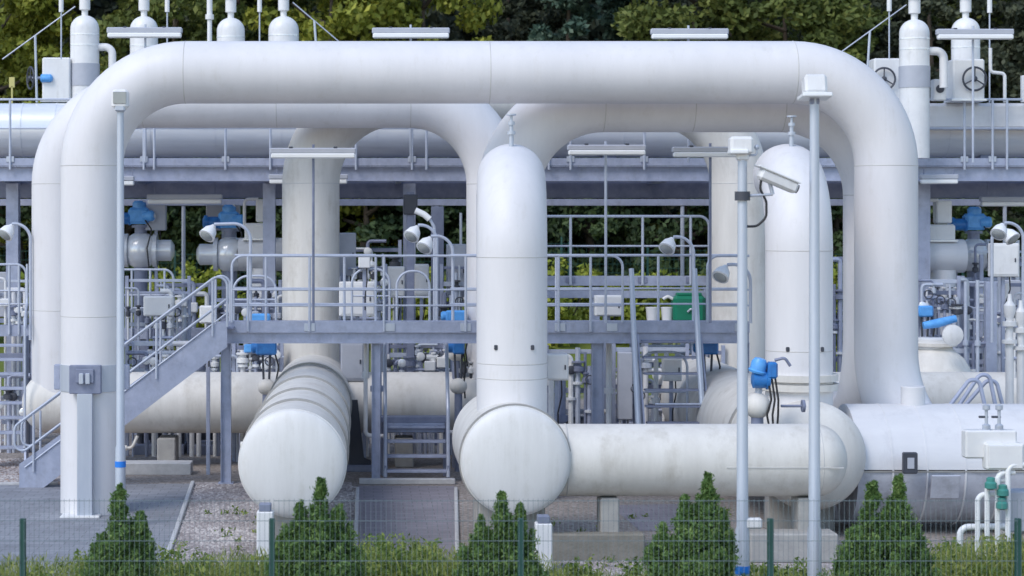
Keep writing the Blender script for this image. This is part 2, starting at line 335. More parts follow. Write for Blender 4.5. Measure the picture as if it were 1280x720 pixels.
# ================================================================== THE SETTING
def grid_ground():
    xs = np.linspace(-70, 90, 81); ys = np.concatenate([np.linspace(2, 56, 28), np.linspace(58, 160, 52)])
    def z(x, y):
        if y < 57: return 0.0
        t = y-57; q = 1.7*min(1, t/9)**1.3
        if y > 66: q += (y-66)*.12
        if y > 84: q += (y-84)*.62
        return q+.18*math.sin(x*.31+y*.2)*min(1, t/6)
    mb = MB(); mb.v = [(x, y, z(x,y)) for y in ys for x in xs]; n = len(xs)
    mb.f = [(j*n+i, j*n+i+1, (j+1)*n+i+1, (j+1)*n+i) for j in range(len(ys)-1) for i in range(n-1)]
    return mb, z
gm, gz = grid_ground()
def ground_mat():
    m = M['gravel']; t = m.node_tree; b = t.nodes['Principled BSDF']; src = b.inputs['Base Color'].links[0].from_socket
    tc = [x for x in t.nodes if x.type == 'TEX_COORD'][0]; sx = t.nodes.new('ShaderNodeSeparateXYZ'); t.links.new(tc.outputs['Object'], sx.inputs[0])
    n = t.nodes.new('ShaderNodeTexNoise'); n.inputs['Scale'].default_value = .9; n.inputs['Detail'].default_value = 6; t.links.new(tc.outputs['Object'], n.inputs[0])
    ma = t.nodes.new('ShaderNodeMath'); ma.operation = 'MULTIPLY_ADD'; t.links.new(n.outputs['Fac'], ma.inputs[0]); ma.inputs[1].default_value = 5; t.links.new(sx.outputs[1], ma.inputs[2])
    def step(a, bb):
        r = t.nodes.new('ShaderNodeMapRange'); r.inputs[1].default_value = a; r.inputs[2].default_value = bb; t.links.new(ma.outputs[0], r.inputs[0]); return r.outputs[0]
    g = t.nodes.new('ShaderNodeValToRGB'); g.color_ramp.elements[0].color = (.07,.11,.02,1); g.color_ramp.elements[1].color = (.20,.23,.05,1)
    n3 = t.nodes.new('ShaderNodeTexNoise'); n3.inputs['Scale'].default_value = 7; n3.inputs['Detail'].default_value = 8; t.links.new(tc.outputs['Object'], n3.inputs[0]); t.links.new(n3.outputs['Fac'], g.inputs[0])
    def mix(f, a, bsock=None, col=None):
        x = t.nodes.new('ShaderNodeMix'); x.data_type = 'RGBA'; t.links.new(f, x.inputs[0]); t.links.new(a, x.inputs[6])
        if bsock: t.links.new(bsock, x.inputs[7])
        else: x.inputs[7].default_value = (*col, 1)
        return x.outputs[2]
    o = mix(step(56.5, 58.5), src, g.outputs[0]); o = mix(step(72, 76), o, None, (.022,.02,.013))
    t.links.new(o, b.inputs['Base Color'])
ground_mat()
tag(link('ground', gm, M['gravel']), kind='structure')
def sheet(name, pts, m, z=.004):
    mb = MB(); mb.add([(p.x, p.y, z) for p in pts], [tuple(range(len(pts)))]); return tag(link(name, mb, m, flip=False), kind='structure')
def up_sheet(name, pix, m, z=.004):
    return sheet(name, [gp(*p) for p in pix][::-1], m, z)
up_sheet('pavement', [(-60,607),(240,605),(208,700),(188,760),(-90,760)], M['pave'], .008)
up_sheet('path', [(448,608),(568,608),(572,760),(442,760)], M['path'], .008)
up_sheet('gravel_bed', [(244,603),(440,603),(436,760),(196,760)], M['pebble'], .004)
up_sheet('gravel_strip', [(575,703),(1280,700),(1340,760),(575,760)], M['pebble'], .004)
up_sheet('paved_slab', [(762,632),(860,630),(860,664),(800,664)], M['path'], .006)
up_sheet('red_gravel_bed', [(-40,574),(150,574),(150,606),(-40,606)], M['redgravel'], .004)
up_sheet('rear_gravel_bed', [(150,548),(1200,548),(1200,600),(150,600)], M['gravel'], .003)
def kerb(pix, wd=.09, h=.1, name='kerb'):
    mb = MB(); pts = [gp(*p) for p in pix]
    for a, b in zip(pts, pts[1:]):
        d = b-a; mb.box((a+b)/2+V((0,0,h/2)), (d.length, wd, h), .012, math.atan2(d.y, d.x))
    return tag(link(name, mb, M['kerb']), kind='structure')
kerb([(241,605),(209,699),(190,757)], .07, .06); kerb([(449,605),(569,605)], .16, .1); kerb([(-50,607),(72,606)], .1, .05)
kerb([(150,592),(240,592)], .5, .22); kerb([(447,612),(442,757)], .06, .05); kerb([(570,612),(573,757)], .06, .05)

# ------------------------------------------------------------------ big white pipes
def arch(label, pl, pr, pyc, s, d, endL, endR, nm='pipe_arch', mt='white'):
    a = P(pl, pyc, s); b = P(pr, pyc, s); c = list(endL[::-1])+[a, b]+list(endR); Rr = 1.5*d
    pts = fillet([c[0]]+c[1:], Rr, 18); t = thing(nm, label, 'pipe', (a.x, a.y, endL[-1].z), 'large white gas pipe arches')
    link('pipe_run', MB().sweep(pts, d/2, 48), M[mt], t, 60)
    zs = a.z-Rr
    for p, ax in ((V((a.x,a.y,zs)),(0,0,1)), (V((b.x,b.y,zs)),(0,0,1)), (V((a.x+Rr,a.y,a.z)),(1,0,0)), (V((b.x-Rr,b.y,b.z)),(1,0,0)), (V((a.x,a.y,zs-2.4)),(0,0,1)), (V(((a.x+b.x)/2,a.y,a.z)),(1,0,0))):
        link('weld_seam', MB().torus(p, ax, d/2-.004, .009, 48, 6), M['seam'], t)
    return t
VS = 82.5; vessel_c = P(1150, 580, VS)
A_R = P(1107.5, 0, 78)
arch('frontmost and widest white pipe arch spanning the picture above everything', 115, 1107.5, 90.5, 78, 1.0,
     [V((P(115,0,78).x, F/78, -.02))], [V((A_R.x, A_R.y, CH-(548-CY)/78)), V((A_R.x+.75, F/VS+.1, CH-(556-CY)/78))])
hz = CH-(503-CY)/65.5; HY = F/65.5
arch('left rear white pipe arch, its left leg beside the foot of the long stairs', 75, 618, 125, 65.5, 1.07,
     [V((P(75,0,65.5).x, HY, hz))], [V((P(618,0,65.5).x, HY, hz))])
cx = P(1094,0,75).x
arch('right inner white pipe arch dropping behind the thick right leg of the frontmost arch', 635, 1094, 126, 75, 1.05,
     [V((P(635,0,75).x, F/75, -.02))], [V((cx, F/75, hz)), V((cx, HY, hz))])
arch('rearmost white pipe arch with its legs standing on the first and third long vessels', 388.5, 923.5, 122, 63.5, 1.13,
     [V((P(388.5,0,63.5).x, F/63.5, 1.4))], [V((P(923.5,0,63.5).x, F/63.5, 1.4))], mt='cream')
# header running the whole width behind the platform
r = .58; x0 = P(28,0,65.5).x
def header(label, xs, xe, dome, seams, sads):
    t = thing('header_pipe', label, 'pipe', ((xs+xe)/2, HY, 0), 'low header pipes behind the walkway')
    prof = (head(r,r*.9) if dome else [(.05,0),(r,0)])+[(r, xe-xs), (.05, xe-xs+.01)]
    link('pipe_run', MB().lathe((xs, HY, hz), (1,0,0), prof, 48), M['cream'], t, 60)
    for px in seams: link('weld_seam', MB().torus(P(px,503,65.5), (1,0,0), r-.004, .009, 48, 6), M['seam'], t)
    for px in sads: c = P(px,503,65.5); link('saddle_support', MB().box((c.x, HY, .28), (.35,.7,.56), .02), M['conc'], t)
def head(r, dep, n=8): return [(r*math.sin(math.pi/2*k/n)+1e-3, dep*(1-math.cos(math.pi/2*k/n))) for k in range(n+1)]
header('long low white header pipe running level behind the long grey stairs', x0, P(618,0,65.5).x, True, (150,336,480,556), (210,505))
header('low white header pipe running level behind the jacketed vessel at right', P(1030,0,65.5).x, 26, False, (1065,1200), (1100,1240))
# long vessels running away from the camera
def head(r, dep, n=8): return [(r*math.sin(math.pi/2*k/n)+1e-3, dep*(1-math.cos(math.pi/2*k/n))) for k in range(n+1)]
def barrel(label, x, z, r, y0, y1, rings, mt='cap', dep=.17):
    t = thing('pressure_vessel', label, 'gas vessel', (x, y0+1, 0), 'long white pressure vessels lying end on')
    link('shell', MB().lathe((x,y0+.16,z), (0,1,0), [(r*.6,-.02),(r,0),(r,y1-y0-.3)]+[(q,y1-y0-.3+.3-h) for q,h in head(r,.3)[::-1]], 64), M['cream'], t, 60)
    pr = head(r, dep, 12); pr = [(q if q < r*.995 else r, h) for q,h in pr]; y0 = y0-dep+.17
    link('end_cap', MB().lathe((x,y0,z), (0,1,0), pr+([(r,.175),(r+.012,.178),(r+.012,.2),(r,.203)] if dep < .3 else [(r+.001,dep+.01)]), 64), M[mt], t, 30)
    y0 = y0+dep-.17
    for y in rings: link('band', MB().lathe((x,y,z), (0,1,0), [(r-.01,-.03),(r+.032,-.03),(r+.032,.03),(r-.01,.03)], 64), M['band'], t)
    for k, y in enumerate((y0+1.0, y0+(y1-y0)*.55, y1-1)):
        sd = link('saddle_support', MB().box((x,y,(z-r*.55)/2), (r*1.25,.28,z-r*.55), .02), M['conc'], t)
    return t
b1x, b1z, b1r = (365-CX)/92, CH-(581-CY)/92, .733
b1 = barrel('left white pressure vessel with dark strapping bands and plain round end cap', b1x, b1z, b1r, F/92, 41.6, (29.9,31.9,34.4,37.6))
for k in range(4): # little side nozzles
    y = 29.6+k*1.5; link('side_nozzle', MB().lathe((b1x-b1r*.98,y,b1z+.12), (-1,0,0), [(.04,-.05),(.04,.03),(.055,.03),(.055,.06)], 12), M['cream'], b1)
b2x, b2z, b2r = (645-CX)/92, CH-(577-CY)/92, .74
b2 = barrel('middle white pressure vessel joined to a horizontal cross pipe at right', b2x, b2z, b2r, F/92.3, 31.4, (28.45,))
b3x, b3z, b3r = 6.58, CH-(570-CY)/85, .80
b3 = barrel('right white pressure vessel with its end half hidden behind the horizontal cross pipe', b3x, b3z, b3r, 30.45, 41.6, (33.0,), 'cream', .5)
# cross pipe with a domed end
t = thing('cross_pipe', 'horizontal white pipe with domed right end joining the middle vessel', 'pipe', (P(870,0,90).x, F/90, 0))
xe = P(1058,0,90).x; zc = CH-(575-CY)/90
link('pipe_run', MB().lathe((xe,F/90,zc), (-1,0,0), head(.5,.42,10)+[(.5, xe-b2x-.45)], 48), M['cream'], t, 60)
link('weld_seam', MB().torus((b2x+.73,F/90,zc), (1,0,0), .495, .014, 48, 6), M['seam'], t)
link('weld_seam', MB().torus((xe-.42,F/90,zc), (1,0,0), .496, .009, 48, 6), M['seam'], t)
link('weld_seam', MB().box((xe-.95,F/90-.499,zc-.05), (1.6,.012,.016)), M['seam'], t)
for px in (760, 1005): c = P(px,0,90); link('saddle_support', MB().box((c.x,F/90,.42), (.26,.5,.84), .02), M['conc'], t)
# risers that turn away at the top
def riser(label, x, y, pytop, s, tgt, d, zbot, flange=False, mt='white'):
    capped = flange
    t = thing('riser_pipe', label, 'pipe', (x, y, zbot), 'white riser pipes bending back at the top')
    dirv = V((tgt.x-x, tgt.y-y, 0)).normalized(); zt = CH+(CY-pytop)/(F/(y+1.2*d))-d/2
    link('pipe_run', MB().sweep(fillet([V((x,y,zbot)), V((x,y,zt)), V((tgt.x,tgt.y,zt))], 1.15*d, 18), d/2, 48), M[mt], t, 60)
    if capped: link('end_dome', MB().lathe(tgt.xy.to_3d()+V((0,0,zt))+dirv*.2, -dirv, head(d/2,.2,8), 48), M[mt], t, 60)
    for z in (zt-1.15*d, zt-2.65*d, zbot+.75): link('weld_seam', MB().torus((x,y,z), (0,0,1), d/2-.004, .009, 48, 6), M['seam'], t)
    yy = y+.75*d; zz = zt+d/2-.06; xx = x+dirv.x*.75
    vv = MB().lathe((xx,yy,zz-.1), (0,0,1), [(.035,0),(.035,.28),(.06,.28),(.06,.33),(.03,.33),(.03,.42),(.05,.42),(.05,.47),(.02,.47),(.02,.55),(.075,.56),(.075,.58)], 14)
    link('vent_valve', vv, M['lsteel'], t)
    for sx in (-.16,.16): link('lug', MB().box((x+sx*1.6,y-d*.43,zbot+1.2), (.05,.05,.07), .01), M['dark'], t)
    if flange:
        for z in (zbot+.62, zbot+.76): link('flange', MB().lathe((x,y,z), (0,0,1), [(d*.5,-.05),(d*.58,-.05),(d*.58,.05),(d*.5,.05)], 48), M['cream'], t)
    return t
riser('nearest tall white riser pipe rising from the middle pressure vessel', P(640,0,88).x, F/88, 180, 88, V((P(635,0,75).x, F/75, 0)), 1.0, b2z+.3)
riser('right white riser pipe with bolted flange on the right pressure vessel', 6.55, F/83, 180, 83, V((6.63, 32.75, 0)), 1.0, b3z+.35, True)
# big jacketed vessel at right
t = thing('jacketed_vessel', 'big jacketed horizontal vessel at right with stained grey lower half', 'gas vessel', (vessel_c.x, vessel_c.y, 0))
vr = .91; vx0 = 7.28; vx1 = 13; vz = vessel_c.z
def half(a0, a1, rr): return MB().lathe((vx0,vessel_c.y,vz), (1,0,0), [(.05,0),(rr,.0),(rr,vx1-vx0),(.05,vx1-vx0)], 32, a0, a1)
# frame(+X): u = X x Z = -Y, v = X x u = -Z
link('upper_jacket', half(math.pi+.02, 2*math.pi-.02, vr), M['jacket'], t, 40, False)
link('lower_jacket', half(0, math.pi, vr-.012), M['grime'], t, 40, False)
for px in (1117, 1160, 1208, 1250): link('jacket_seam', MB().lathe((P(px,0,85).x,vessel_c.y,vz), (1,0,0), [(vr-.02,-.012),(vr+.006,-.012),(vr+.006,.012),(vr-.02,.012)], 64), M['jacket'], t)
link('side_flashing', MB().box(((vx0+vx1)/2, vessel_c.y-vr+.004, vz-.006), (vx1-vx0-.02,.03,.022)), M['band'], t)
c = P(1181,604,85.2); link('access_panel', MB().box((c.x,c.y-.02,c.z-.05), (.42,.03,.36), .01, m=Matrix.Rotation(.28,3,'X')), M['grime'], t)
c = P(1136,578,85.5); dv = link('gauge_box', MB().box((c.x,c.y-.06,c.z), (.21,.1,.31), .015), M['dark'], t)
link('gauge_face', MB().box((c.x,c.y-.116,c.z), (.10,.012,.16), .004), M['greybox'], dv)
c = P(1137,507,82); link('nozzle', MB().lathe((c.x,vessel_c.y,vz+vr-.1), (0,0,1), [(.18,0),(.18,.36),(.17,.37)], 32), M['jacket'], t)
for px in (1060,1230): link('saddle_support', MB().box((P(px,0,VS).x+.2,vessel_c.y,.12), (.3,1.3,.24), .02), M['conc'], t)
for k,px in enumerate((1192,1212,1228)):
    a = P(px-8,503,80); b = P(px+40,503,80); hh = (.36,.42,.3)[k]
    solo('pipe_hoop', MB().sweep(fillet([V((a.x,a.y+.3*k,a.z-.1)), V((a.x+.35,a.y+.3*k,a.z+hh)), V((b.x-.1,b.y+.3*k,a.z+hh*.95)), V((b.x,b.y+.3*k,a.z-.1))], .12, 6), .032, 10), M['steel'],
         ('grey bent handrail hoop nearest the white nozzle of the jacketed vessel','middle grey bent handrail hoop over the jacketed vessel','grey bent handrail hoop farthest right over the jacketed vessel')[k], 'hoop', 'grey hoops over the jacketed vessel')
# clamp and strut on the left leg of the front arch
t = thing('pipe_support', 'grey clamp and strut holding the left leg of the frontmost arch', 'support', (P(115,0,78).x, F/78-.6, 0))
lx, ly = P(115,0,78).x, F/78; zb = CH-(471-CY)/78
link('clamp', MB().lathe((lx,ly,zb-.21), (0,0,1), [(.49,0),(.515,0),(.515,.42),(.49,.42)], 48), M['lsteel'], t)
for sx in (-1,1): link('clamp_ear', MB().box((lx+sx*.55,ly,zb), (.1,.16,.40), .012), M['steel'], t)
link('bracket', MB().box((lx-.03,ly-.55,zb), (.5,.14,.45), .012), M['dsteel'], t)
pl = link('bracket_plate', MB().box((lx-.03,ly-.64,zb+.06), (.28,.04,.22), .01), M['dsteel'], t)
for sx in (-.05,.05): link('bolt_block', MB().box((lx-.03+sx,ly-.68,zb+.02), (.07,.05,.17), .01), M['lsteel'], pl)
link('strut', MB().box((lx-.03,ly-.6,(zb-.23)/2+.02), (.24,.12,zb-.25), .008), M['lsteel'], t)
link('base_plate', MB().box((lx-.1,ly-.56,.02), (.62,.34,.04), .008), M['box'], t)

# ------------------------------------------------------------------ lower walkway and its stairs
SW = 70.5; WY = F/SW; DZ = CH-(403-CY)/SW
t = thing('walkway', 'grey steel walkway at mid height crossing between the white pipes', 'walkway', (P(600,0,SW).x, WY, 0)); walk = t
xa, xb = P(279,0,SW).x, P(937,0,SW).x
link('deck', MB().box(((xa+xb)/2,WY+.40,DZ-.02), (xb-xa,.76,.04)), M['steel'], t)
link('toe_board', MB().box(((xa+xb)/2,WY,DZ-.075), (xb-xa,.014,.19), .003), M['steel'], t)
fb = MB(); zf = CH-(422-CY)/SW
fb.box(((xa+xb)/2,WY+.06,zf), (xb-xa,.012,.18)); fb.box(((xa+xb)/2,WY+.03,zf+.095), (xb-xa,.09,.014)); fb.box(((xa+xb)/2,WY+.03,zf-.095), (xb-xa,.09,.014))
link('front_beam', fb, M['steel'], t)
link('rear_beam', MB().box(((xa+xb)/2,WY+.74,zf), (xb-xa,.08,.2), .004), M['dsteel'], t)
for px in (387,487,582,700,765,925): c = P(px,409,SW); link('splice_plate', MB().box((c.x,WY-.016,c.z), (.19,.02,.14), .004), M['lsteel'], t)
for px, wd in ((282,.17),(470,.14),(748,.2),(932,.14)):
    x = P(px,0,SW).x; lg = MB(); z1 = zf-.103
    lg.box((x,WY+.12,z1/2), (wd,.012,z1)); lg.box((x-wd/2,WY+.12,z1/2), (.012,.14,z1)); lg.box((x+wd/2,WY+.12,z1/2), (.012,.14,z1)); lg.box((x,WY+.12,.012), (wd+.1,.24,.024))
    link('leg', lg, M['steel'], t)
def rails(parent, runs, s, y, z0, hts=(1.18,.58,.30), posts=(), r=.024, mt='rail', rnd=(False,False)):
    x0, x1 = P(runs[0],0,s).x, P(runs[1],0,s).x
    top, rest = hts[0], hts[1:]
    pts = [V((x0,y,z0+top)), V((x1,y,z0+top))]
    if rnd[0]: pts = [V((x0,y,z0))]+pts
    if rnd[1]: pts = pts+[V((x1,y,z0))]
    link('top_rail', MB().sweep(fillet(pts, .2, 8), r, 10), M[mt], parent)
    for h in rest: link('mid_rail', MB().tube((x0,y,z0+h), (x1,y,z0+h), r*.72, 8), M[mt], parent)
    for px in posts:
        x = P(px,0,s).x; link('post', MB().tube((x,y,z0-.16), (x,y,z0+top), r, 10), M[mt], parent)
rails(walk, (290,606), SW, WY-.03, DZ, posts=(310,387,480,582), rnd=(True,False))
rails(walk, (606,778), SW, WY-.03, DZ, posts=(698,738), rnd=(False,True))
rails(walk, (884,936), SW, WY-.03, DZ, posts=(925,), rnd=(True,False))
rails(walk, (290,470), SW, WY+.72, DZ, posts=(330,430,470)); rails(walk, (565,936), SW, WY+.72, DZ, posts=(600,700,830,936))
# long stairs on the left
t = thing('staircase', 'long grey steel stairs climbing rightward to the walkway behind left legs', 'stairs', (P(30,0,71.5).x, F/71, 0)); SS = 71.5
tp = P(284,410,SS); bt = P(24,606,SS); bt.z = .05; dv = tp-bt; ang = math.atan2(dv.z, dv.x)
for yy in (F/SS, F/SS+.72):
    ln = math.hypot(dv.x, dv.z); mm = Matrix.Rotation(-ang,3,'Y')
    pts = [(bt.x,yy,0),(bt.x+.42,yy,0),(tp.x,yy,tp.z-.33),(tp.x,yy,tp.z+.08),(tp.x-.2,yy,tp.z+.08),(bt.x,yy,.42)]
    link('stringer', MB().prism(pts, (0,.02,0)), M['steel'], t)
n = 13
for k in range(n):
    f = (k+.7)/n; c = bt.lerp(tp, f); link('tread', MB().box((c.x+.05,F/SS+.37,c.z+.05), (.27,.66,.035), .004), M['dsteel'], t)
for i, yy in enumerate((F/SS-.01, F/SS+.75)):
    a = bt+V((-.1,0,1.03)); b = tp+V((-.06,0,1.02)); lo = bt+V((-.02,0,.5)); hi = tp+V((-.06,0,.52))
    q = [V((p.x,yy,p.z)) for p in (hi, b, a, lo)]
    # the rail runs down, loops at the foot and comes back as the knee rail
    link('handrail', MB().sweep(fillet([V((tp.x+.0,yy,tp.z+.02)), V((tp.x,yy,tp.z+1.05)), V((bt.x-.08,yy,1.08)), V((bt.x-.08,yy,.52)), V((tp.x-.02,yy,tp.z+.5))], .16, 7), .022, 10), M['rail'], t)
    link('knee_rail', MB().tube((bt.x+.1,yy,.36), (tp.x-.02,yy,tp.z+.25), .015, 8), M['rail'], t)
    for f in (.07,.36,.66,.93): p = bt.lerp(tp,f); link('post', MB().tube((p.x,yy-.012,p.z+.05), (p.x,yy-.012,p.z+1.02+.03*(1-f)), .021, 8), M['rail'], t)
# stairs in the middle
t = thing('staircase', 'short grey steel steps between the left and middle pressure vessels', 'stairs', (P(520,0,68.5).x, 38, 0))
xl, xr = P(481,0,68.5).x, P(558,0,68.5).x; y0, y1 = 37.1, 37.95
for x in (xl, xr):
    link('stringer', MB().prism([(x-.02,y0,0),(x-.02,y0+.3,0),(x-.02,y1+.1,.78),(x-.02,y1+.1,1.02),(x-.02,y1-.2,1.02),(x-.02,y0,.3)], (.04,0,0)), M['dsteel'], t)
    link('handrail', MB().sweep(fillet([V((x,y0+.02,.1)), V((x,y0+.12,1.3)), V((x,y1,2.5)), V((x,y1+.3,2.5))], .15, 6), .035, 10), M['rail'], t)
    link('leg', MB().box((x,y1+.16,.5), (.11,.11,1.0), .006), M['dsteel'], t)
for k in range(4): link('tread', MB().box(((xl+xr)/2,y0+.12+k*.24,.2+k*.24), (xr-xl-.05,.25,.045), .005), M['steel'], t)
link('platform', MB().box(((xl+xr)/2,y1+.2,1.04), (xr-xl+.14,.4,.1), .006), M['dsteel'], t)
link('kick_plate', MB().box(((xl+xr)/2,y1+.02,.92), (xr-xl-.06,.02,.22), .004), M['steel'], t)
# steep stairs on the right
t = thing('staircase', 'steep grey stairs from the walkway with two pale slanting handrails at right', 'stairs', (P(830,0,72).x, 36, 0))
xl, xr = P(789,0,SW).x, P(868,0,SW).x
for x in (xl, xr):
    link('handrail', MB().sweep([V((x,WY-.02,DZ+.95)), V((x,WY-.45,2.4)), V((x,WY-1.15,.75)), V((x,WY-1.2,0))], [.045,.05,.055,.055], 12), M['lsteel'], t)
    link('stringer', MB().prism([(x+.09,WY-.1,DZ-.2),(x+.09,WY-.1,DZ-.42),(x+.09,WY-1.4,0),(x+.09,WY-1.62,0)], (.03,0,0)), M['steel'], t)
for k in range(9):
    f = k/9; link('tread', MB().box(((xl+xr)/2+.1,WY-.25-f*1.2,DZ-.32-f*(DZ-.4)), (xr-xl-.1,.24,.03), .004), M['dsteel'], t)
for h in (.5, 1.0): link('cross_rail', MB().tube((xl+.3,WY-.9,h+.5), (xr+.2,WY-.9,h+.5), .018, 8), M['rail'], t)

# ------------------------------------------------------------------ upper pipe rack
SR = 60.0; RY = F/SR
t = thing('pipe_rack', 'high grey steel pipe rack spanning the whole width behind the arches', 'pipe rack', (P(600,0,SR).x, RY+1.5, 0)); rack = t
xa, xb = P(-60,0,SR).x, P(1370,0,SR).x; xm, xw = (xa+xb)/2, xb-xa
z1, z2 = CH+(CY-202.5)/SR, CH+(CY-217)/SR
link('toe_board', MB().box((xm,RY,z1), (xw,.03,.16), .004), M['steel'], t)
fb = MB(); fb.box((xm,RY+.10,z2), (xw,.014,.28)); fb.box((xm,RY+.06,z2+.148), (xw,.13,.016)); fb.box((xm,RY+.06,z2-.148), (xw,.13,.016)); link('front_beam', fb, M['steel'], t)
gr = MB()
for k in range(44): gr.box((xm,RY+.2+k*.08,z2+.10), (xw,.008,.05))
for k in range(40): gr.box((xa+.3+k*xw/40.,RY+1.9,z2+.085), (.012,3.44,.02))
link('deck', gr, M['steel'], t)
for k in range(9):
    link('cross_beam', MB().box((xa+1+k*xw/8.6,RY+1.9,z2-.06), (.12,3.4,.24), .004), M['dsteel'], t)
zb_ = CH+(CY-253)/54; link('rear_beam', MB().box((xm,F/54,zb_), (xw*1.1,.12,.15), .004), M['steel'], t)
link('deck_shade_band', MB().box((xm,F/56.6,CH+(CY-238)/56.6), (xw*1.1,.5,.34), .01), M['dsteel'], t)  # added dark box standing in for the shaded underside of the deck
link('rear_top_beam', MB().box((xm,F/55.5,z2-.05), (xw*1.1,.14,.26), .004), M['dsteel'], t)
for px in (14,336,512,905,1157):
    x = P(px,0,59).x; c = MB(); zt = z2-.19; y = F/59+.25; wd = .26
    c.box((x,y,zt/2), (.016,wd,zt)); c.box((x-.0,y-wd/2,zt/2), (wd,.02,zt)); c.box((x,y+wd/2,zt/2), (wd,.02,zt)); c.box((x,y,.02), (.4,.4,.04))
    link('column', c, M['steel'], t)
for px in (231,545,640,850,1250):
    x = P(px,0,53.6).x; zt = zb_-.08; link('rear_post', MB().tube((x,F/54,0), (x,F/54,zt), .045, 8), M['rail'], t)
# silver pipe on the rack
def jacket_pipe(label, py, s, r, mt, x0, x1, seams, nm='jacketed_pipe'):
    a = P(x0,py,s); b = P(x1,py,s); t = thing(nm, label, 'pipe', (a.x,a.y,a.z-r))
    link('pipe_run', MB().lathe(a, (1,0,0), [(.05,0),(r,0),(r,b.x-a.x),(.05,b.x-a.x)], 48), M[mt], t, 40)
    for px in seams: link('jacket_seam', MB().lathe(P(px,py,s), (1,0,0), [(r-.01,-.02),(r+.009,-.02),(r+.009,.02),(r-.01,.02)], 48), M['silver'], t)
    for px in (100,420,760,1060,1230):
        if x0 < px < x1: c = P(px,py,s); link('shoe', MB().box((c.x,c.y,(c.z-r+z2+.125)/2), (.3,.5,max(.05,c.z-r-z2-.125+.1)), .01), M['dsteel'], t)
    return t
jacket_pipe('thick silver jacketed pipe lying along the high pipe rack behind the arches', 163, 58.5, .58, 'silver', -70, 1380, (30,72,190,270,352,470,560,690,775,860,1180,1235))
solo('jacketed_duct', MB().box((P(1225,0,60).x,F/60+.32,CH+(CY-145)/60), (2.9,.3,.56), .1), M['jacket'], 'white flat insulated duct in front of the silver pipe at far right', 'duct')
# guard rail on the rack
t = thing('guard_rail', 'thin grey guard rail along the front edge of the high pipe rack', 'railing', (P(600,0,SR).x, RY-.03, z1))
rails(t, (-50,1360), SR, RY-.04, z1, ((203-125)/SR,(203-161)/SR), posts=(13,180,193,282,338,445,515,533,686,713,805,890,1142,1205,1240,1258), r=.026)
for px in (13,180,282,515,713,805,1205,1240): c = P(px,199,SR); link('post_foot', MB().box((c.x,RY-.03,c.z), (.16,.02,.12), .004), M['lsteel'], t)

# rear middle platform (higher than the walkway)
t = thing('walkway', 'smaller grey walkway with rounded railing seen behind and above the main walkway', 'walkway', (P(740,0,62).x, F/62, 0))
s = 62; y = F/s; x0, x1 = P(600,0,s).x, P(886,0,s).x; z = CH+(CY-346)/s
link('deck', MB().box(((x0+x1)/2,y+.4,z-.03), (x1-x0,.76,.04)), M['dsteel'], t)
link('toe_board', MB().box(((x0+x1)/2,y,z-.08), (x1-x0,.016,.2), .004), M['steel'], t)
link('front_beam', MB().box(((x0+x1)/2,y+.06,CH+(CY-368)/s), (x1-x0,.1,.15), .004), M['steel'], t)
rails(t, (600,886), s, y-.03, z, (1.22,.62), posts=(640,713,803,863), rnd=(False,True), r=.028)
for px in (745,757,885): x = P(px,0,s).x; link('leg', MB().box((x,y+.12,(z-.2)/2), (.16 if px != 757 else .08,.16,z-.2), .006), M['steel'], t)
for px in (713,803,863): c = P(px,350,s); link('splice_plate', MB().box((c.x,y-.018,c.z), (.19,.02,.12), .004), M['dsteel'], t)
# rear left and right platforms
def rear_platform(label, p0, p1, pyd, s, posts, rnd, rl):
    t = thing('walkway', label, 'walkway', (P((p0+p1)/2,0,s).x, F/s, 0)); y = F/s; x0, x1 = P(p0,0,s).x, P(p1,0,s).x; z = CH+(CY-pyd)/s
    link('deck', MB().box(((x0+x1)/2,y+.5,z-.03), (x1-x0,.96,.04)), M['dsteel'], t)
    link('toe_board', MB().box(((x0+x1)/2,y,z-.09), (x1-x0,.016,.22), .004), M['steel'], t)
    rails(t, rl, s, y-.03, z, (1.25,.72,.45), posts=posts, rnd=rnd, r=.026)
    for f in (.06,.5,.94): x = x0+(x1-x0)*f; link('leg', MB().box((x,y+.14,(z-.2)/2), (.14,.14,z-.2), .006), M['dsteel'], t)
    return t
rear_platform('grey rear platform behind the left legs with a white box on its rail', 96, 262, 412, 60, (165,188,206), (False,True), (96,217))
rear_platform('grey rear platform cut by the left edge of the picture above some steps', -60, 37, 408, 62, (12,24), (False,True), (-60,33))
rear_platform('grey rear platform at far right below the blue topped valve', 1120, 1330, 428, 60, (1180,1222,1262), (True,False), (1152,1330))
# steps on the far left
t = thing('staircase', 'dark grey steps under the rear platform at the left edge', 'stairs', (P(8,0,64).x, 40, 0))
for px in (-24,30): a = P(px,420,64); b = P(px,545,66.5); link('stringer', MB().prism([(a.x,a.y,a.z),(a.x,a.y+.3,a.z),(b.x,b.y+.3,0),(b.x,b.y,0)], (.04,0,0)), M['steel'], t)
for k in range(8): c = P(2,432,64).lerp(P(2,560,66.2), k/7.); link('tread', MB().box((c.x,c.y+.1,c.z), (.85,.24,.05), .005), M['steel'], t)
link('handrail', MB().sweep(fillet([P(31,560,66.5), P(31,400,66.5), P(34,380,64), P(34,330,64)], .2, 6), .024, 8), M['rail'], t)

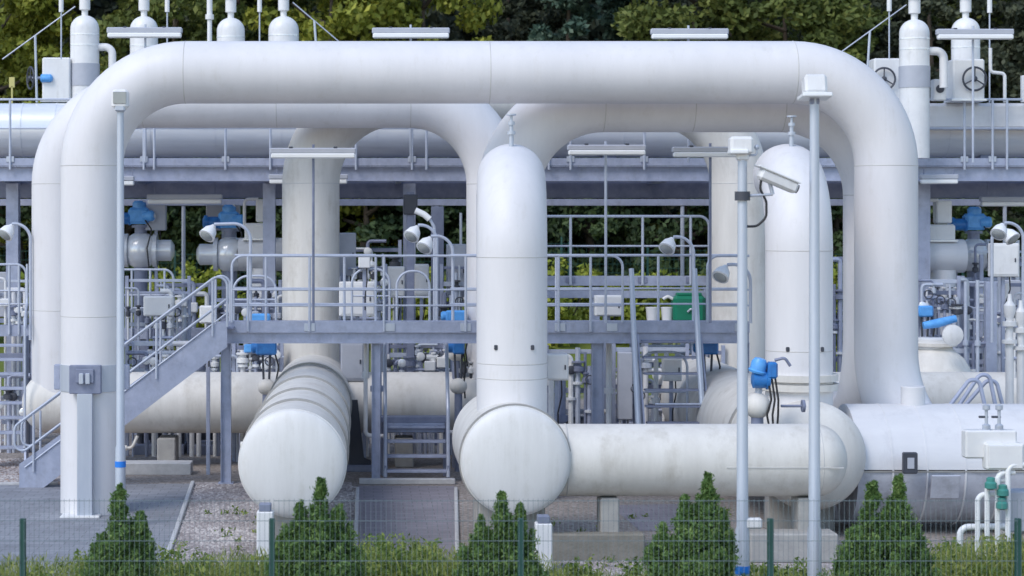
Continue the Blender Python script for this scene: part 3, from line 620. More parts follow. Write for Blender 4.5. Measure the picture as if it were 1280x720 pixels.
# ------------------------------------------------------------------ light fittings
def make_fixture(label, px0, px1, py, s, ybot, gp_, mt='rail'):
    a = P((px0+px1)/2, py, s); wd = (px1-px0)/s; h = 12.5/s
    zb = CH+(CY-ybot)/s; t = thing('strip_light', label, 'light', (a.x, a.y, zb), 'strip lights on thin poles')
    link('housing', MB().box((a.x,a.y-.02,a.z+h*.22), (wd,.17,h*.6), .02), M['greybox'], t)
    link('diffuser', MB().box((a.x,a.y-.05,a.z-h*.28), (wd*.98,.15,h*.5), .035), M['lamp'], t)
    for sx in (-.26,.26): link('bracket', MB().box((a.x+sx*wd,a.y+.0,a.z+h*.42), (.07,.19,.08), .01), M['dark'], t)
    link('pole', MB().tube((a.x,a.y+.1,zb), (a.x,a.y+.1,a.z+h*.9), .024, 10), M[mt], t)
    return t
make_fixture('strip light high on a pole above the left bend of the front arch', 134,228,41,61.5,203,'')
make_fixture('strip light peeping over the front arch in front of yellow green leaves', 465,562,41.5,61.5,203,'')
make_fixture('strip light peeping over the front arch in front of dark green trees', 813,910,42.5,61.5,203,'')
make_fixture('strip light on a pole before a white silencer with a black handwheel', 1170,1266,43,61.5,203,'')
make_fixture('strip light on a tall pole right of the nearest riser above a white box', 709,807,187.5,71.5,404,'')
make_fixture('strip light on a dark pole in front of the cream left pipe leg', 338,445,191.5,72.5,404,'', 'dsteel')
make_fixture('strip light partly behind the security camera post', 840,938,190,72.5,404,'', 'dsteel')
def hung(label, px0, px1, py, s):
    a = P((px0+px1)/2,py,s); wd = (px1-px0)/s; h = 12/s; t = thing('hanging_strip_light', label, 'light', (a.x,a.y,a.z-h/2), 'strip lights hung under the pipe rack')
    link('housing', MB().box((a.x,a.y,a.z+h*.25), (wd,.18,h*.5), .015), M['greybox'], t); link('diffuser', MB().box((a.x,a.y-.01,a.z-h*.25), (wd*.98,.15,h*.48), .03), M['lamp'], t)
    for sx in (-.4,.4): link('hanger', MB().tube((a.x+sx*wd,a.y,a.z+h*.4), (a.x+sx*wd,a.y,max(a.z+h*.5,z2+.08)), .012, 6), M['dsteel'], t)
hung('strip light hung under the rack above the left blue topped valves', 184,278,249,58); hung('strip light hung under the rack at the right edge of the picture', 1225,1322,252,58)
hung('short strip light under the rack beam just right of the right arch leg', 1150,1197,224,60.5); hung('strip light under the rack crossing behind the cream left pipe leg', 336,435,224,60.5)
hung('small strip light under the rack just right of the left lamp post', 146,168,226,60.5)
def make_flood(label, head_px, base, s, side=1, first=None):
    t = thing('floodlight', label, 'floodlight', (P(base[0],0,s).x, F/s, P(0,base[1],s).z), 'bowl floodlights on bent poles')
    h = P(*head_px, s); b = P(*base, s); top = V((b.x, b.y, h.z+.02))
    link('pole', MB().sweep(fillet([b, V((b.x,b.y,h.z+.16)), V((h.x+.08*side,h.y-.02,h.z+.14))], .3, 9), .03, 10), M['rail'], t)
    dn = V((-.45*side,-.55,-.7)).normalized()
    hd = link('lamp_head', MB().lathe(h-dn*.16, dn, [(.04,0),(.06,.04),(.12,.12),(.15,.24),(.155,.27),(.13,.275)], 20), M['lamp'], t)
    link('lamp_glass', MB().lathe(h-dn*.16, dn, [(.135,.26),(.1,.30),(.02,.32)], 20), M['glass'], hd)
    return t
make_flood('bowl floodlight at the left edge in front of a grey column', (10,289), (38,425), 66)
make_flood('bowl floodlight left of the second blue topped valve', (262,290), (313,404), 69)
make_flood('upper bowl floodlight of the close pair before the dark column', (517,291), (546,404), 68)
make_flood('lower bowl floodlight of the close pair before the dark column', (533,305), (566,404), 69)
make_flood('bowl floodlight right of the nearest riser above the green container', (836,306), (867,404), 69.5)
make_flood('bowl floodlight above the white cabinet at the right edge', (1262,294), (1240,428), 66, -1)
make_flood('tilted bowl floodlight half overlapping the one above the right cabinet', (1250,288), (1279,428), 67)
make_flood('small bowl lamp beside the camera post low on the cream pipe leg', (903,341), (938,404), 72)
c = P(530,269,66); t = thing('tube_lamp', 'small white tube lamp on top of the grey column above the floodlight pair', 'light', (c.x,c.y,c.z))
link('lamp_tube', MB().sweep([P(519,263,66),P(530,268,66),P(537,274,66)], .06, 12), M['lamp'], t); link('pole', MB().sweep(fillet([P(536,272,66),P(543,284,66),P(543,404,66)],.15,6), .028, 8), M['rail'], t)

# ------------------------------------------------------------------ silencers and fittings on the rack
def make_silencer(label, px, s, wpx, ytop, ybot, grey=None, elbow=True):
    c = P(px,ybot,s); t = thing('vent_silencer', label, 'silencer', c, 'white vent silencers on the rack'); r = wpx/2/s; H = (ybot-ytop)/s
    link('body', MB().lathe(c, (0,0,1), [(r,0),(r,H-r*.95)]+[(r*math.cos(a),H-r*.95+r*.95*math.sin(a)) for a in [k*math.pi/20 for k in range(1,10)]], 32), M['box'], t, 40)
    for f in (25,38): z = H-f/s; link('band', MB().lathe(c, (0,0,1), [(r-.005,z-.012),(r+.006,z-.012),(r+.006,z+.012),(r-.005,z+.012)], 32), M['silver'], t)
    if grey: link('grey_sleeve', MB().lathe(c, (0,0,1), [(r,(ybot-grey[1])/s),(r+.012,(ybot-grey[1])/s),(r+.012,(ybot-grey[0])/s),(r,(ybot-grey[0])/s)], 32), M['greybox'], t)
    nk = link('outlet_neck', MB().lathe(c, (0,0,1), [(.07,H-.03),(.07,H+.1),(.12,H+.12),(.12,H+.42),(.19,H+.44),(.19,H+.52)], 20), M['box'], t)
    if elbow:
        a = c+V((r-.03,-.02,H-40/s)); link('side_elbow', MB().sweep(fillet([a, a+V((.32,0,0)), a+V((.32,0,-.75))], .16, 7), .085, 14), M['box'], t)
    return t
make_silencer('white domed silencer with grey sleeve beside the blue handwheel box', 106,57,36,19,132,(80,108))
make_silencer('white domed silencer behind the leftmost high strip light', 180,57,35,20,132,None,False)
make_silencer('short white domed silencer top left of the last dome on the left side', 288.5,57,35,22,132,None,False)
make_silencer('white domed silencer where a slanting stay wire comes down to the arch', 354.5,57,38,20,132,None,False)
make_silencer('white domed silencer with grey sleeve reaching below the rail at right', 1143,61,37,24,198,(83,110))
make_silencer('white domed silencer above the box with the black handwheel at right', 1207,58,35,22,127,None,False)
def valve_box(label, x0,x1,y0,y1,s, wheel, blue):
    c = P((x0+x1)/2,y1,s); w_, h_ = (x1-x0)/s, (y1-y0)/s; t = thing('valve_box', label, 'valve box', c)
    link('housing', MB().box((c.x,c.y,c.z+h_/2), (w_,.55,h_), .03), M['box'], t); link('base_flange', MB().box((c.x,c.y,c.z+.02), (w_+.08,.6,.05), .01), M['silver'], t)
    wc = P(*wheel, s); ax = V((0,-1,0)) if not blue else V((-1,-.5,0)).normalized(); wc.y = c.y-.36 if not blue else c.y-.1
    wh = link('handwheel', MB().torus(wc, ax, .24, .022, 28, 8), M['dark'], t); sp = MB(); u, v = frame(ax)
    for k in range(3): a = k*2.094+.5; sp.tube(wc, wc+(u*math.cos(a)+v*math.sin(a))*.24, .015, 6)
    sp.ball(wc, .06, 10); link('spokes', sp, M['dark'], wh)
    e = c+V((0,0,h_*.45))
    link('spindle', MB().tube(wc, V((c.x-w_*.4 if blue else wc.x, c.y-.2, wc.z)), .03, 8), M['dsteel'], t)
    if blue: link('gearbox', MB().lathe(P(62,99,s)+V((-.05,-.3,0)), (1,0,0), [(.06,-.1),(.09,-.08),(.09,.12),(.05,.16)], 16), M['lblue'], t)
    return t
valve_box('white valve box with blue gear and side handwheel at top left', 55,90,73,128,57,(39,98),True)
valve_box('white valve box with a black handwheel facing front at top right', 1187,1226,75,127,60,(1212,100),False)
t = valve_box('plain white valve box half hidden behind the right bend of the front arch', 1089,1126,74,127,57,(1100,100),False)
c = P(1173,126,60.5); t = thing('gauge_cabinet', 'tiny white cabinet with a dark dial between two silencers at right', 'gauge', c)
link('housing', MB().box(c+V((0,0,.22)), (.27,.24,.44), .02), M['box'], t); link('dial', MB().lathe(c+V((0,-.118,.24)), (0,-1,0), [(.085,-.01),(.085,.02),(.06,.03)], 18), M['dark'], t)
def rod(label, px, ytop, ymid, ybot, s=59):
    c = P(px,ybot,s); t = thing('rod_antenna', label, 'rod', c, 'thin rods with thick white tops on the rack')
    link('thin_rod', MB().tube(c, P(px,ymid,s), .016, 8), M['rail'], t); link('thick_top', MB().tube(P(px,ymid,s), P(px,ytop,s), .05, 10), M['box'], t)
rod('thin rod with thick white top left of the grey sleeved silencer', 76.5,-14,15,74); rod('thin rod with thick white top right of the leftmost high strip light', 209,-14,15,128)
rod('thin rod with thick white top just left of the last left dome', 324.5,-14,15,128); rod('thin rod with thick white top over the right arch bend', 1111.5,-14,14,74)
rod('thin rod with thick white top at the right edge beyond the handwheel box', 1237,-14,16,128)
c = P(262,128,59); t = thing('vent_pipe', 'thin jointed white vent pipe rising left of the last domes', 'vent pipe', c)
link('pipe_run', MB().lathe(c, (0,0,1), [(.05,0),(.05,1.75),(.09,1.76),(.09,1.86),(.06,1.87),(.06,2.5)], 14), M['box'], t)
def stay(label, a, b, foot, s=58.5):
    t = thing('stay_arm', label, 'stay arm', P(*foot, s), 'slanting grey stay arms on the rack')
    link('arm', MB().tube(P(*a,s), P(*b,s), .013, 8), M['rail'], t); m_ = V(P(*a,s)).lerp(P(*b,s), .45)
    link('post', MB().tube(P(*foot,s), m_, .026, 8), M['lsteel'], t)
stay('slanting grey arm over the blue handwheel at top left', (3,74),(94,8),(46,128)); stay('slanting grey arm right of the last left dome', (366,3),(426,54),(400,128)); stay('slanting grey arm over the right bend of the front arch', (1050,66),(1133,6),(1082,128))
c = P(1186,128,60); t = thing('small_riser', 'thin crooked white pipe right of the black handwheel box', 'pipe', P(1256,128,60))
link('pipe_run', MB().sweep(fillet([P(1256,128,60),P(1256,92,60),P(1238,90,60),P(1238,60,60)],.08,5), .035, 10), M['box'], t)
c = P(1278,128,60); solo('end_post', MB().box(c+V((.05,0,.28)), (.14,.14,.56), .01), M['box'], 'stubby white post cut by the right edge on the rack', 'post')

# ------------------------------------------------------------------ ball valves with blue actuators
def big_valve(label, px, py, s, r, act=None, mt='silver'):
    c = P(px,py,s); t = thing('ball_valve', label, 'valve', (c.x,c.y,0), 'big silver valves with blue actuators')
    link('body', MB().ball(c, r, 22), M[mt], t)
    for sx in (-1,1):
        link('flange', MB().lathe(c+V((sx*r*.78,0,0)), (sx,0,0), [(r*.6,-.04),(r*.92,-.04),(r*.92,.05),(r*.6,.05)], 28), M[mt], t)
        link('pipe_stub', MB().lathe(c+V((sx*r*.8,0,0)), (sx,0,0), [(r*.58,0),(r*.58,.35),(r*.3,.42)], 24), M[mt], t)
    link('neck', MB().lathe(c, (.0,0,1), [(r*.34,r*.8),(r*.34,r*1.25),(r*.5,r*1.25),(r*.5,r*1.4)], 20), M['dsteel'], t)
    a = c+V((-.02,-.12,r*1.4+.2))
    g = link('actuator', MB().box(a, (.46,.36,.36), .06), M['lblue'], t)
    link('motor', MB().lathe(a+V((-.18,-.02,-.06)), (-1,-.1,0), [(.15,0),(.15,.05),(.13,.06),(.13,.28),(.16,.29),(.16,.36),(.08,.4)], 18), M['blue'], g)
    link('side_housing', MB().lathe(a+V((.1,-.1,-.02)), (1,-.2,.1), [(.12,0),(.12,.2),(.09,.24)], 18), M['lblue'], g)
    link('status_dome', MB().lathe(a+V((.08,-.02,.2)), (0,0,1), [(.06,0),(.06,.1),(.04,.14)], 12), M['box'], g)
    link('cable', MB().sweep(fillet([a+V((.15,-.2,-.1)), a+V((.3,-.25,-.3)), a+V((.2,-.3,-.7)), a+V((.25,-.3,-1.2))],.12,5), .016, 6), M['black'], t)
    link('cover', MB().lathe(a+V((.0,0,.16)), (0,0,1), [(.15,0),(.15,.12),(.1,.17)], 18), M['lblue'], g)
    link('terminal_cap', MB().lathe(a+V((.2,-.05,-.02)), (1,-.3,-.2), [(.1,0),(.1,.13),(.06,.16)], 16), M['box'], g)
    link('pedestal', MB().tube((c.x,c.y,0), (c.x,c.y,c.z-r*.9), r*.38, 20), M['dsteel'], t)
    return t
big_valve('silver ball valve with blue actuator just right of the left lamp post', 176,313,57,.40)
big_valve('silver ball valve with blue actuator beside the cream left pipe leg', 288,318,57,.40)
big_valve('silver ball valve with bright blue actuator at far right', 1217,319,57,.38)
def tee(label, px, py, s):
    c = P(px,py,s); t = thing('jacketed_tee', label, 'pipe tee', (c.x,c.y,0), 'white insulated pipe tees beside the ball valves')
    link('run', MB().lathe(c+V((-.55,.0,0)), (1,0,0), [(.05,0),(.36,0),(.36,1.0),(.05,1.0)], 28), M['jacket'], t)
    link('branch', MB().lathe((c.x,c.y-.05,0), (0,0,1), [(.27,0),(.27,c.z-.3),(.05,c.z-.3)], 24), M['jacket'], t)
    link('bonnet', MB().box(c+V((-.1,-.02,.5)), (.62,.5,.36), .04), M['box'], t); link('rim', MB().box(c+V((-.1,-.02,.33)), (.7,.58,.05), .01), M['silver'], t)
    link('actuator_case', MB().box(c+V((.0,0,.95)), (.34,.3,.5), .03), M['box'], t)
    link('loop_pipe', MB().sweep(fillet([c+V((-.42,-.1,.6)), c+V((-.42,-.1,1.2)), c+V((-.12,-.1,1.2))],.1,6), .035, 8), M['box'], t)
    return t
tee('white insulated tee between the second left valve and the cream leg', 330,318,57.5); tee('white insulated tee beside the right leg of the front arch', 1178,320,58)
def small_valve(label, px, py, s, mt, wpx=24, hpx=16, zbot=0.0):
    c = P(px,py,s); t = thing('actuated_valve', label, 'valve', (c.x,c.y,zbot), 'small valves with blue box actuators'); w_, h_ = wpx/s, hpx/s
    a = link('actuator', MB().box(c, (w_,.26,h_), .03), M[mt], t); link('end_cover', MB().lathe(c+V((-w_*.4,0,0)), (-1,0,0), [(h_*.42,0),(h_*.42,.1),(h_*.3,.13)], 16), M[mt], a)
    for k in range(2): link('yoke_leg', MB().tube(c+V((-.07+.14*k,0,-h_*.5)), c+V((-.05+.1*k,0,-h_*.5-.5)), .022, 8), M['dark'], t)
    zb = c.z-h_*.5-.5; link('valve_body', MB().ball((c.x,c.y,zb-.1), .17, 14, (1,1,.9)), M['cream'], t)
    link('stem_pipe', MB().tube((c.x,c.y,zbot), (c.x,c.y,zb-.15), .075, 12), M['dsteel'], t)
    cb = [c+V((w_*.4,-.05,-h_*.3)), c+V((w_*.6,-.06,-.35)), c+V((w_*.45,-.06,-.65)), c+V((w_*.55,-.03,-.95))]; link('cable', MB().sweep(fillet(cb,.12,5), .018, 6), M['black'], t)
    return t
small_valve('blue actuator under the walkway left of the left vessel top', 333,435,67,'blue',26,17); small_valve('dark teal blue actuator under the walkway left of the nearest riser', 573,434,67,'blue',15,17)
small_valve('blue actuator under the right end of the walkway', 885,434,69,'blue',24,17,1.2)
s = 87; c = P(950,464,s); t = thing('actuated_valve', 'larger bright blue actuator with black cables left of the flanged right riser', 'valve', (c.x,c.y,1.5), 'small valves with blue box actuators')
g = link('gearbox', MB().lathe(c+V((-.12,0,-.12)), (1,0,0), [(.07,0),(.125,.02),(.125,.2),(.145,.21),(.145,.25),(.08,.26)], 20), M['blue'], t)
link('motor_cover', MB().lathe(c+V((-.05,-.02,-.02)), (.25,-.1,1), [(.12,0),(.135,.03),(.115,.05),(.115,.15),(.08,.21),(.03,.22)], 20), M['lblue'], g)
link('terminal_box', MB().box(c+V((.16,-.06,.02)), (.14,.2,.24), .03), M['blue'], g)
link('hand_lever', MB().sweep(fillet([c+V((.2,-.05,.16)),c+V((.34,-.08,.2)),c+V((.42,-.08,.08))],.06,5), .022, 8), M['dsteel'], t)
for k in range(3): link('cable', MB().sweep(fillet([c+V((.1+.05*k,-.1,-.1)),c+V((.14+.05*k,-.12,-.4)),c+V((.08+.08*k,-.1,-.62)),c+V((.16+.03*k,-.06,-1.0))],.12,5), .016, 6), M['black'], t)
link('valve_body', MB().ball(c+V((-.03,.05,-.5)), .19, 14), M['cream'], t); link('yoke', MB().tube(c+V((0,.03,-.1)), c+V((-.02,.05,-.4)), .05, 10), M['lsteel'], t); link('stem_pipe', MB().tube(c+V((-.03,.05,-.6)), V((c.x-.03,c.y+.05,1.5)), .09, 12), M['dsteel'], t)
link('side_spindle', MB().lathe(c+V((.3,.0,-.5)), (1,0,0), [(.02,0),(.02,.3),(.09,.3),(.09,.34),(.02,.36)], 14), M['dsteel'], t)
small_valve('faded blue actuator beside the right leg of the front arch', 1156,389,62,'lblue',18,14)
small_valve('pale blue actuator low between the walkway rails left of the nearest riser', 570,395,66,'lblue',26,14); small_valve('pale blue actuator behind the walkway rail right of the cream tee', 326,398,64,'lblue',24,12)
# hand valve at right
c = P(1172,420,64); t = thing('hand_valve', 'white dome valve with blue lever cover and round white wheel at right', 'valve', (c.x,c.y,1.2))
link('dome', MB().lathe((c.x-.05,c.y,P(0,470,64).z-.2), (0,0,1), [(.75,0),(.72,.25),(.55,.55),(.35,.72),(.32,.78),(.42,.79),(.42,.85),(.3,.86)], 32), M['cream'], t)
link('bonnet', MB().lathe((c.x-.1,c.y,P(0,436,64).z), (0,0,1), [(.32,0),(.34,.05),(.34,.2),(.3,.22)], 24), M['box'], t)
link('lever_cover', MB().sweep([P(1154,407,64),P(1172,404,64),P(1195,398,64)], [.07,.09,.07], 12), M['lblue'], t)
link('hand_disc', MB().lathe(P(1191,419,65.5), (0,-1,0), [(.05,-.05),(.2,-.04),(.2,.02),(.12,.05),(.04,.06)], 28), M['box'], t)
link('neck_pipe', MB().tube((c.x-.05,c.y,1.25), (c.x-.05,c.y,P(0,470,64).z), .4, 24), M['cream'], t)

# ------------------------------------------------------------------ cabinets and boxes on posts
def cabinet(label, x0,x1,y0,y1,s, mt='box', nm='junction_box', cat='box', dep=.25, door=True, zbot=0.0, grp='enamelled boxes on thin posts'):
    c = P((x0+x1)/2,(y0+y1)/2,s); w_, h_ = (x1-x0)/s, (y1-y0)/s; t = thing(nm, label, cat, (c.x,c.y,zbot), grp)
    link('case', MB().box(c, (w_,dep,h_), .018), M[mt], t)
    if door:
        d = link('door', MB().box(c+V((0,-dep/2-.006,-.0)), (w_*.88,.016,h_*.86), .006), M[mt], t); link('latch', MB().box(c+V((w_*.34,-dep/2-.022,0)), (.025,.02,.08), .004), M['dark'], d)
    link('post', MB().box((c.x,c.y+.05,(c.z-h_/2+zbot)/2), (.07,.07,c.z-h_/2-zbot), .006), M['steel'], t)
    link('cable', MB().sweep(fillet([c+V((w_*.2,-.02,-h_/2)), c+V((w_*.22,-.03,-h_/2-.25)), c+V((w_*.05,-.02,-h_/2-.55)), c+V((w_*.06,-.02,-h_/2-.8))],.1,5), .014, 6), M['black'], t)
    return t
cabinet('white box on the rear platform rail left of the long stairs', 180,218,370,395,62)
cabinet('white square box on the strip light pole right of the nearest riser', 743,778,369,395,68)
cabinet('wide white box behind the walkway rail right of the cream leg', 424,470,352,395,65)
cabinet('small white box above the wide white one near the cream leg', 448,463,318,335,66,door=False)
cabinet('pale grey tall cabinet right of the cream leg below the trees', 422,445,291,345,62,'greybox')
cabinet('white box with cables right of the nearest riser foot', 682,710,442,475,74)
cabinet('white box behind the ladder bars at right below the walkway', 828,851,447,476,68)
cabinet('white cabinet below the overlapping floodlights at the right edge', 1237,1272,304,346,62)
cabinet('grey cabinet beside the arch leg left of the nearest riser', 558,583,305,372,62,'greybox')
cabinet('narrow white cabinet behind the rail hoop left of the dark column', 484,506,333,372,62)
cabinet('narrow white cabinet just right of the dark column', 518,536,330,370,62)
cabinet('light grey panel hung between the rack columns at left', 182,208,256,288,57,'greybox',door=False)
cabinet('light grey panel behind the second left blue topped valve', 258,300,256,288,56,'greybox',door=False)
cabinet('pale box at the head of the long stairs', 250,270,382,404,68)
cabinet('grey cabinet under the walkway left of the short steps', 426,455,427,476,66,'greybox')
cabinet('grey pump cabinet on the ground between walkway legs right of the nearest riser', 772,790,440,524,64,'greybox',door=False)
cabinet('grey cabinet on the right rear platform near the picture edge', 1252,1274,350,402,60,'greybox')
cabinet('large pale panel behind the rear platform at the left edge', -6,20,340,396,58,'greybox',door=False)
# green container and two buckets on a rear plinth
t = thing('green_container', 'green plastic container behind the walkway left of the cream right leg', 'container', P(860,404,62))
c = P(860,386,62); link('tank', MB().box(c, (.65,.5,.56), .07), M['green'], t); link('lid', MB().box(c+V((0,0,.30)), (.5,.4,.05), .02), M['green'], t); link('spout', MB().sweep(fillet([c+V((-.28,-.1,.18)),c+V((-.42,-.1,.26)),c+V((-.52,-.1,.2))],.06,4), .03, 8), M['box'], t)
link('handle', MB().sweep(fillet([c+V((-.05,-.27,-.05)), c+V((.02,-.3,.02)), c+V((.12,-.27,-.08))],.03,3), .02, 6), M['lsteel'], t)
for k, (px, lb) in enumerate(((815,'white bucket farther from the green container'),(834,'white bucket touching the side of the green container'))):
    c = P(px,404,62); t = thing('bucket', lb, 'bucket', c, 'white buckets beside the green container')
    link('bucket_body', MB().lathe(c, (0,0,1), [(.10,0),(.125,.3)], 20), M['box'], t); link('bucket_lid', MB().lathe(c, (0,0,1), [(.132,.3),(.132,.325),(.02,.33)], 20), M['lamp'], t)
c0, c1 = P(806,405,62), P(880,405,62); tb = MB().box(((c0.x+c1.x)/2,c0.y,c0.z-.035), (c1.x-c0.x+.1,.6,.05), .006)
t = thing('bench_table', 'grey steel bench under the green container and white buckets', 'bench', ((c0.x+c1.x)/2,c0.y,0)); link('top', tb, M['steel'], t)
for sx in (0,1): link('leg', MB().box(((c0.x,c1.x)[sx],c0.y,(c0.z-.06)/2), (.08,.5,c0.z-.06), .006), M['steel'], t)

# ------------------------------------------------------------------ thin pipes, conduits and columns
def conduit(label, pix, s, r=.03, mt='lsteel', gr='thin pipes and conduits under the walkway', R=.1, collar=True, nm='thin_pipe'):
    pts = [P(*p, s) if len(p) == 2 else V((P(p[0],0,s).x, F/s, 0)) for p in pix]; t = thing(nm, label, 'thin pipe', V(pts[0]), gr)
    link('pipe_run', MB().sweep(fillet(pts, R, 6) if len(pts) > 2 else pts, r, 10), M[mt], t)
    if collar:
        d = (pts[1]-pts[0]).normalized(); link('collar', MB().lathe(pts[0].lerp(pts[1], .35), d, [(r,-.05),(r*1.7,-.05),(r*1.7,.05),(r,.05)], 12), M[mt], t)
conduit('white thin pipe with bent foot left of the short steps', [(457,428),(457,545),(480,545)], 69, .04, 'box')
conduit('thick blue grey stanchion left of the short steps', [(472,428),(472,0,0)], 67.8, .08, 'steel')
conduit('white elbow pipe right of the short steps', [(605,518),(578,518),(573,540),(560,541)], 66.8, .045, 'box')
conduit('dark thin pipe beside the left vessel top right', [(441,470),(441,0,0)], 66, .022, 'dark')
conduit('pale thin stanchion beside the grey leg right of the nearest riser', [(761,429),(761,0,0)], 69, .055, 'box')
conduit('white thin pipe beneath the white box right of the riser foot', [(689,470),(689,0,0)], 72, .05, 'box')
conduit('dark thin pipe beneath the white box right of the riser foot', [(703,476),(703,0,0)], 71.5, .06, 'dsteel')
conduit('thin grey pole on the grass right of the nearest riser', [(717,455),(717,0,0)], 58, .03, 'dsteel')
conduit('thin pale pipe between ladder bars at right', [(820,450),(820,0,0)], 68.5, .045, 'box')
conduit('thin white pipe under the blue actuator beside the flanged riser', [(944,482),(944,545)], 75, .045, 'box')
conduit('slender green fence style post seen in the wood behind right rails', [(702,296),(702,340)], 41, .03, 'fence')
conduit('thin pole in front of the trees right of the floodlight pair', [(576,266),(576,404)], 60, .03, 'lsteel')
conduit('thin bent pipe under the left rear platform', [(150,560),(165,560),(172,545)], 66, .03, 'cream')
for k, px in enumerate((418,435,448,463)): pass
for k, (px, y0_, lb) in enumerate(((1193,395,'first blue grey thin pipe at right beside the white hand wheel'),(1207,352,'second blue grey thin pipe right of the white hand wheel'),(1222,350,'third blue grey thin pipe right of the white hand wheel'))):
    conduit(lb, [(px,y0_),(px,0,0)], 62+k, .035, 'rail', 'blue grey thin pipes at far right')
t = thing('rack_leg', 'broad blue grey column at far right before the rear platform', 'column', (P(1238,0,63).x, F/63, 0)); x = P(1238,0,63).x; z = CH+(CY-352)/63
link('column', MB().box((x,F/63,z/2), (.22,.16,z), .008), M['steel'], t); link('base_plate', MB().box((x,F/63,.015), (.4,.34,.03), .005), M['dsteel'], t)
t = thing('frame_column', 'dark blue column behind the close pair of floodlights', 'column', (P(543,0,64).x, F/60, 0)); x = P(547,0,60).x; z = CH+(CY-258)/60
link('column', MB().box((x,F/60+.1,z/2), (.26,.2,z), .008), M['dsteel'], t); link('brace', MB().tube((x+.1,F/60,z-1.9), (x+1.0,F/60,z-1.0), .05, 8), M['steel'], t); link('brace', MB().tube((x+.1,F/60,z-3.1), (x+1.0,F/60,z-2.3), .05, 8), M['steel'], t)
t = thing('frame_column', 'plain dark column below the rack left of the floodlight pair', 'column', (P(513,0,63).x, F/63, 0)); x = P(513,0,63).x; z = CH+(CY-240)/63
link('column', MB().box((x,F/63,z/2), (.15,.15,z), .008), M['dsteel'], t); link('junction', MB().box((x,F/63-.09,z-.25), (.28,.1,.4), .02), M['dark'], t)
# arched guard hoops and back rails
def hoop(label, p0, p1, pt, pb, s, mid=True):
    t = thing('guard_hoop', label, 'guard hoop', V((P((p0+p1)/2,0,s).x,F/s,P(0,pb,s).z)), 'rounded guard hoops behind the walkway')
    a,b,c,d = P(p0,pb,s),P(p0,pt,s),P(p1,pt,s),P(p1,pb,s); link('hoop_tube', MB().sweep(fillet([a,b,c,d],.28,8), .024, 10), M['rail'], t)
    if mid: link('cross_bar', MB().tube(a.lerp(b,.5), d.lerp(c,.5), .016, 8), M['rail'], t)
hoop('rounded guard hoop right of the cream leg before a white cabinet', 496,537,339,404,67); hoop('guard hoop of the ladder cage at right below the walkway', 800,859,440,540,70)
hoop('guard hoop beside the head of the long stairs', 292,345,345,404,66); hoop('narrow guard hoop left of the dark floodlight column', 440,487,336,404,66)
# instrument manifolds (sets of small pipes)
def manifold(label, px, py, s, n, hgt, mt='box', zbot=0.0):
    c = P(px,py,s); t = thing('instrument_manifold', label, 'manifold', (c.x,c.y,zbot), 'small instrument manifolds with stub pipes')
    for k in range(n):
        x = c.x+(k-(n-1)/2)*.13; link('stub_pipe', MB().tube((x,c.y,zbot), (x,c.y,c.z), .026, 8), M[mt], t)
        link('stub_valve', MB().lathe((x,c.y,c.z-.18), (0,0,1), [(.03,0),(.06,.02),(.06,.1),(.03,.12),(.02,.2),(.055,.21),(.055,.23)], 12), M['dark' if k%2 else 'box'], t)
    link('cross_bar', MB().tube((c.x-n*.07,c.y-.03,c.z-.35), (c.x+n*.07,c.y-.03,c.z-.35), .03, 8), M['steel'], t)
    link('cross_bar', MB().tube((c.x-n*.07,c.y-.03,c.z-.95), (c.x+n*.07,c.y-.03,c.z-.95), .03, 8), M['steel'], t)
manifold('manifold of small pipes beneath the white box left of the long stairs', 204,400,62.5,3,1); manifold('manifold of dark small pipes below the tee left of the cream leg', 328,362,60,5,1,'dsteel')
manifold('manifold of small pipes behind the rail right of the cream leg', 455,338,63,4,1); manifold('manifold of grey pipes above the header beside the short steps', 540,440,63,5,1,'steel')
manifold('manifold of small pipes under the walkway left of the left vessel', 300,440,63,5,1,'steel'); manifold('manifold of dark pipes below the insulated tee at right', 1180,362,61,5,1,'dsteel')
manifold('manifold of grey pipes under the long stairs on the ground', 200,440,62,4,1,'steel'); manifold('manifold of grey pipes in front of the grass at right', 780,470,62,3,1,'dsteel')
manifold('manifold of pale pipes right of the blue grey column at far right', 1268,385,66,3,1,'box'); manifold('manifold of grey pipes behind the ladder cage', 845,490,64,5,1,'dsteel')
manifold('manifold of pipes beside the teal blue actuator left of the riser', 580,455,66,3,1,'dark')
manifold('manifold of small pipes behind the rail between hoop and dark column', 470,355,61,4,1,'steel'); manifold('manifold of grey pipes seen between the arch legs at far right gap', 1048,390,60,3,1,'steel')
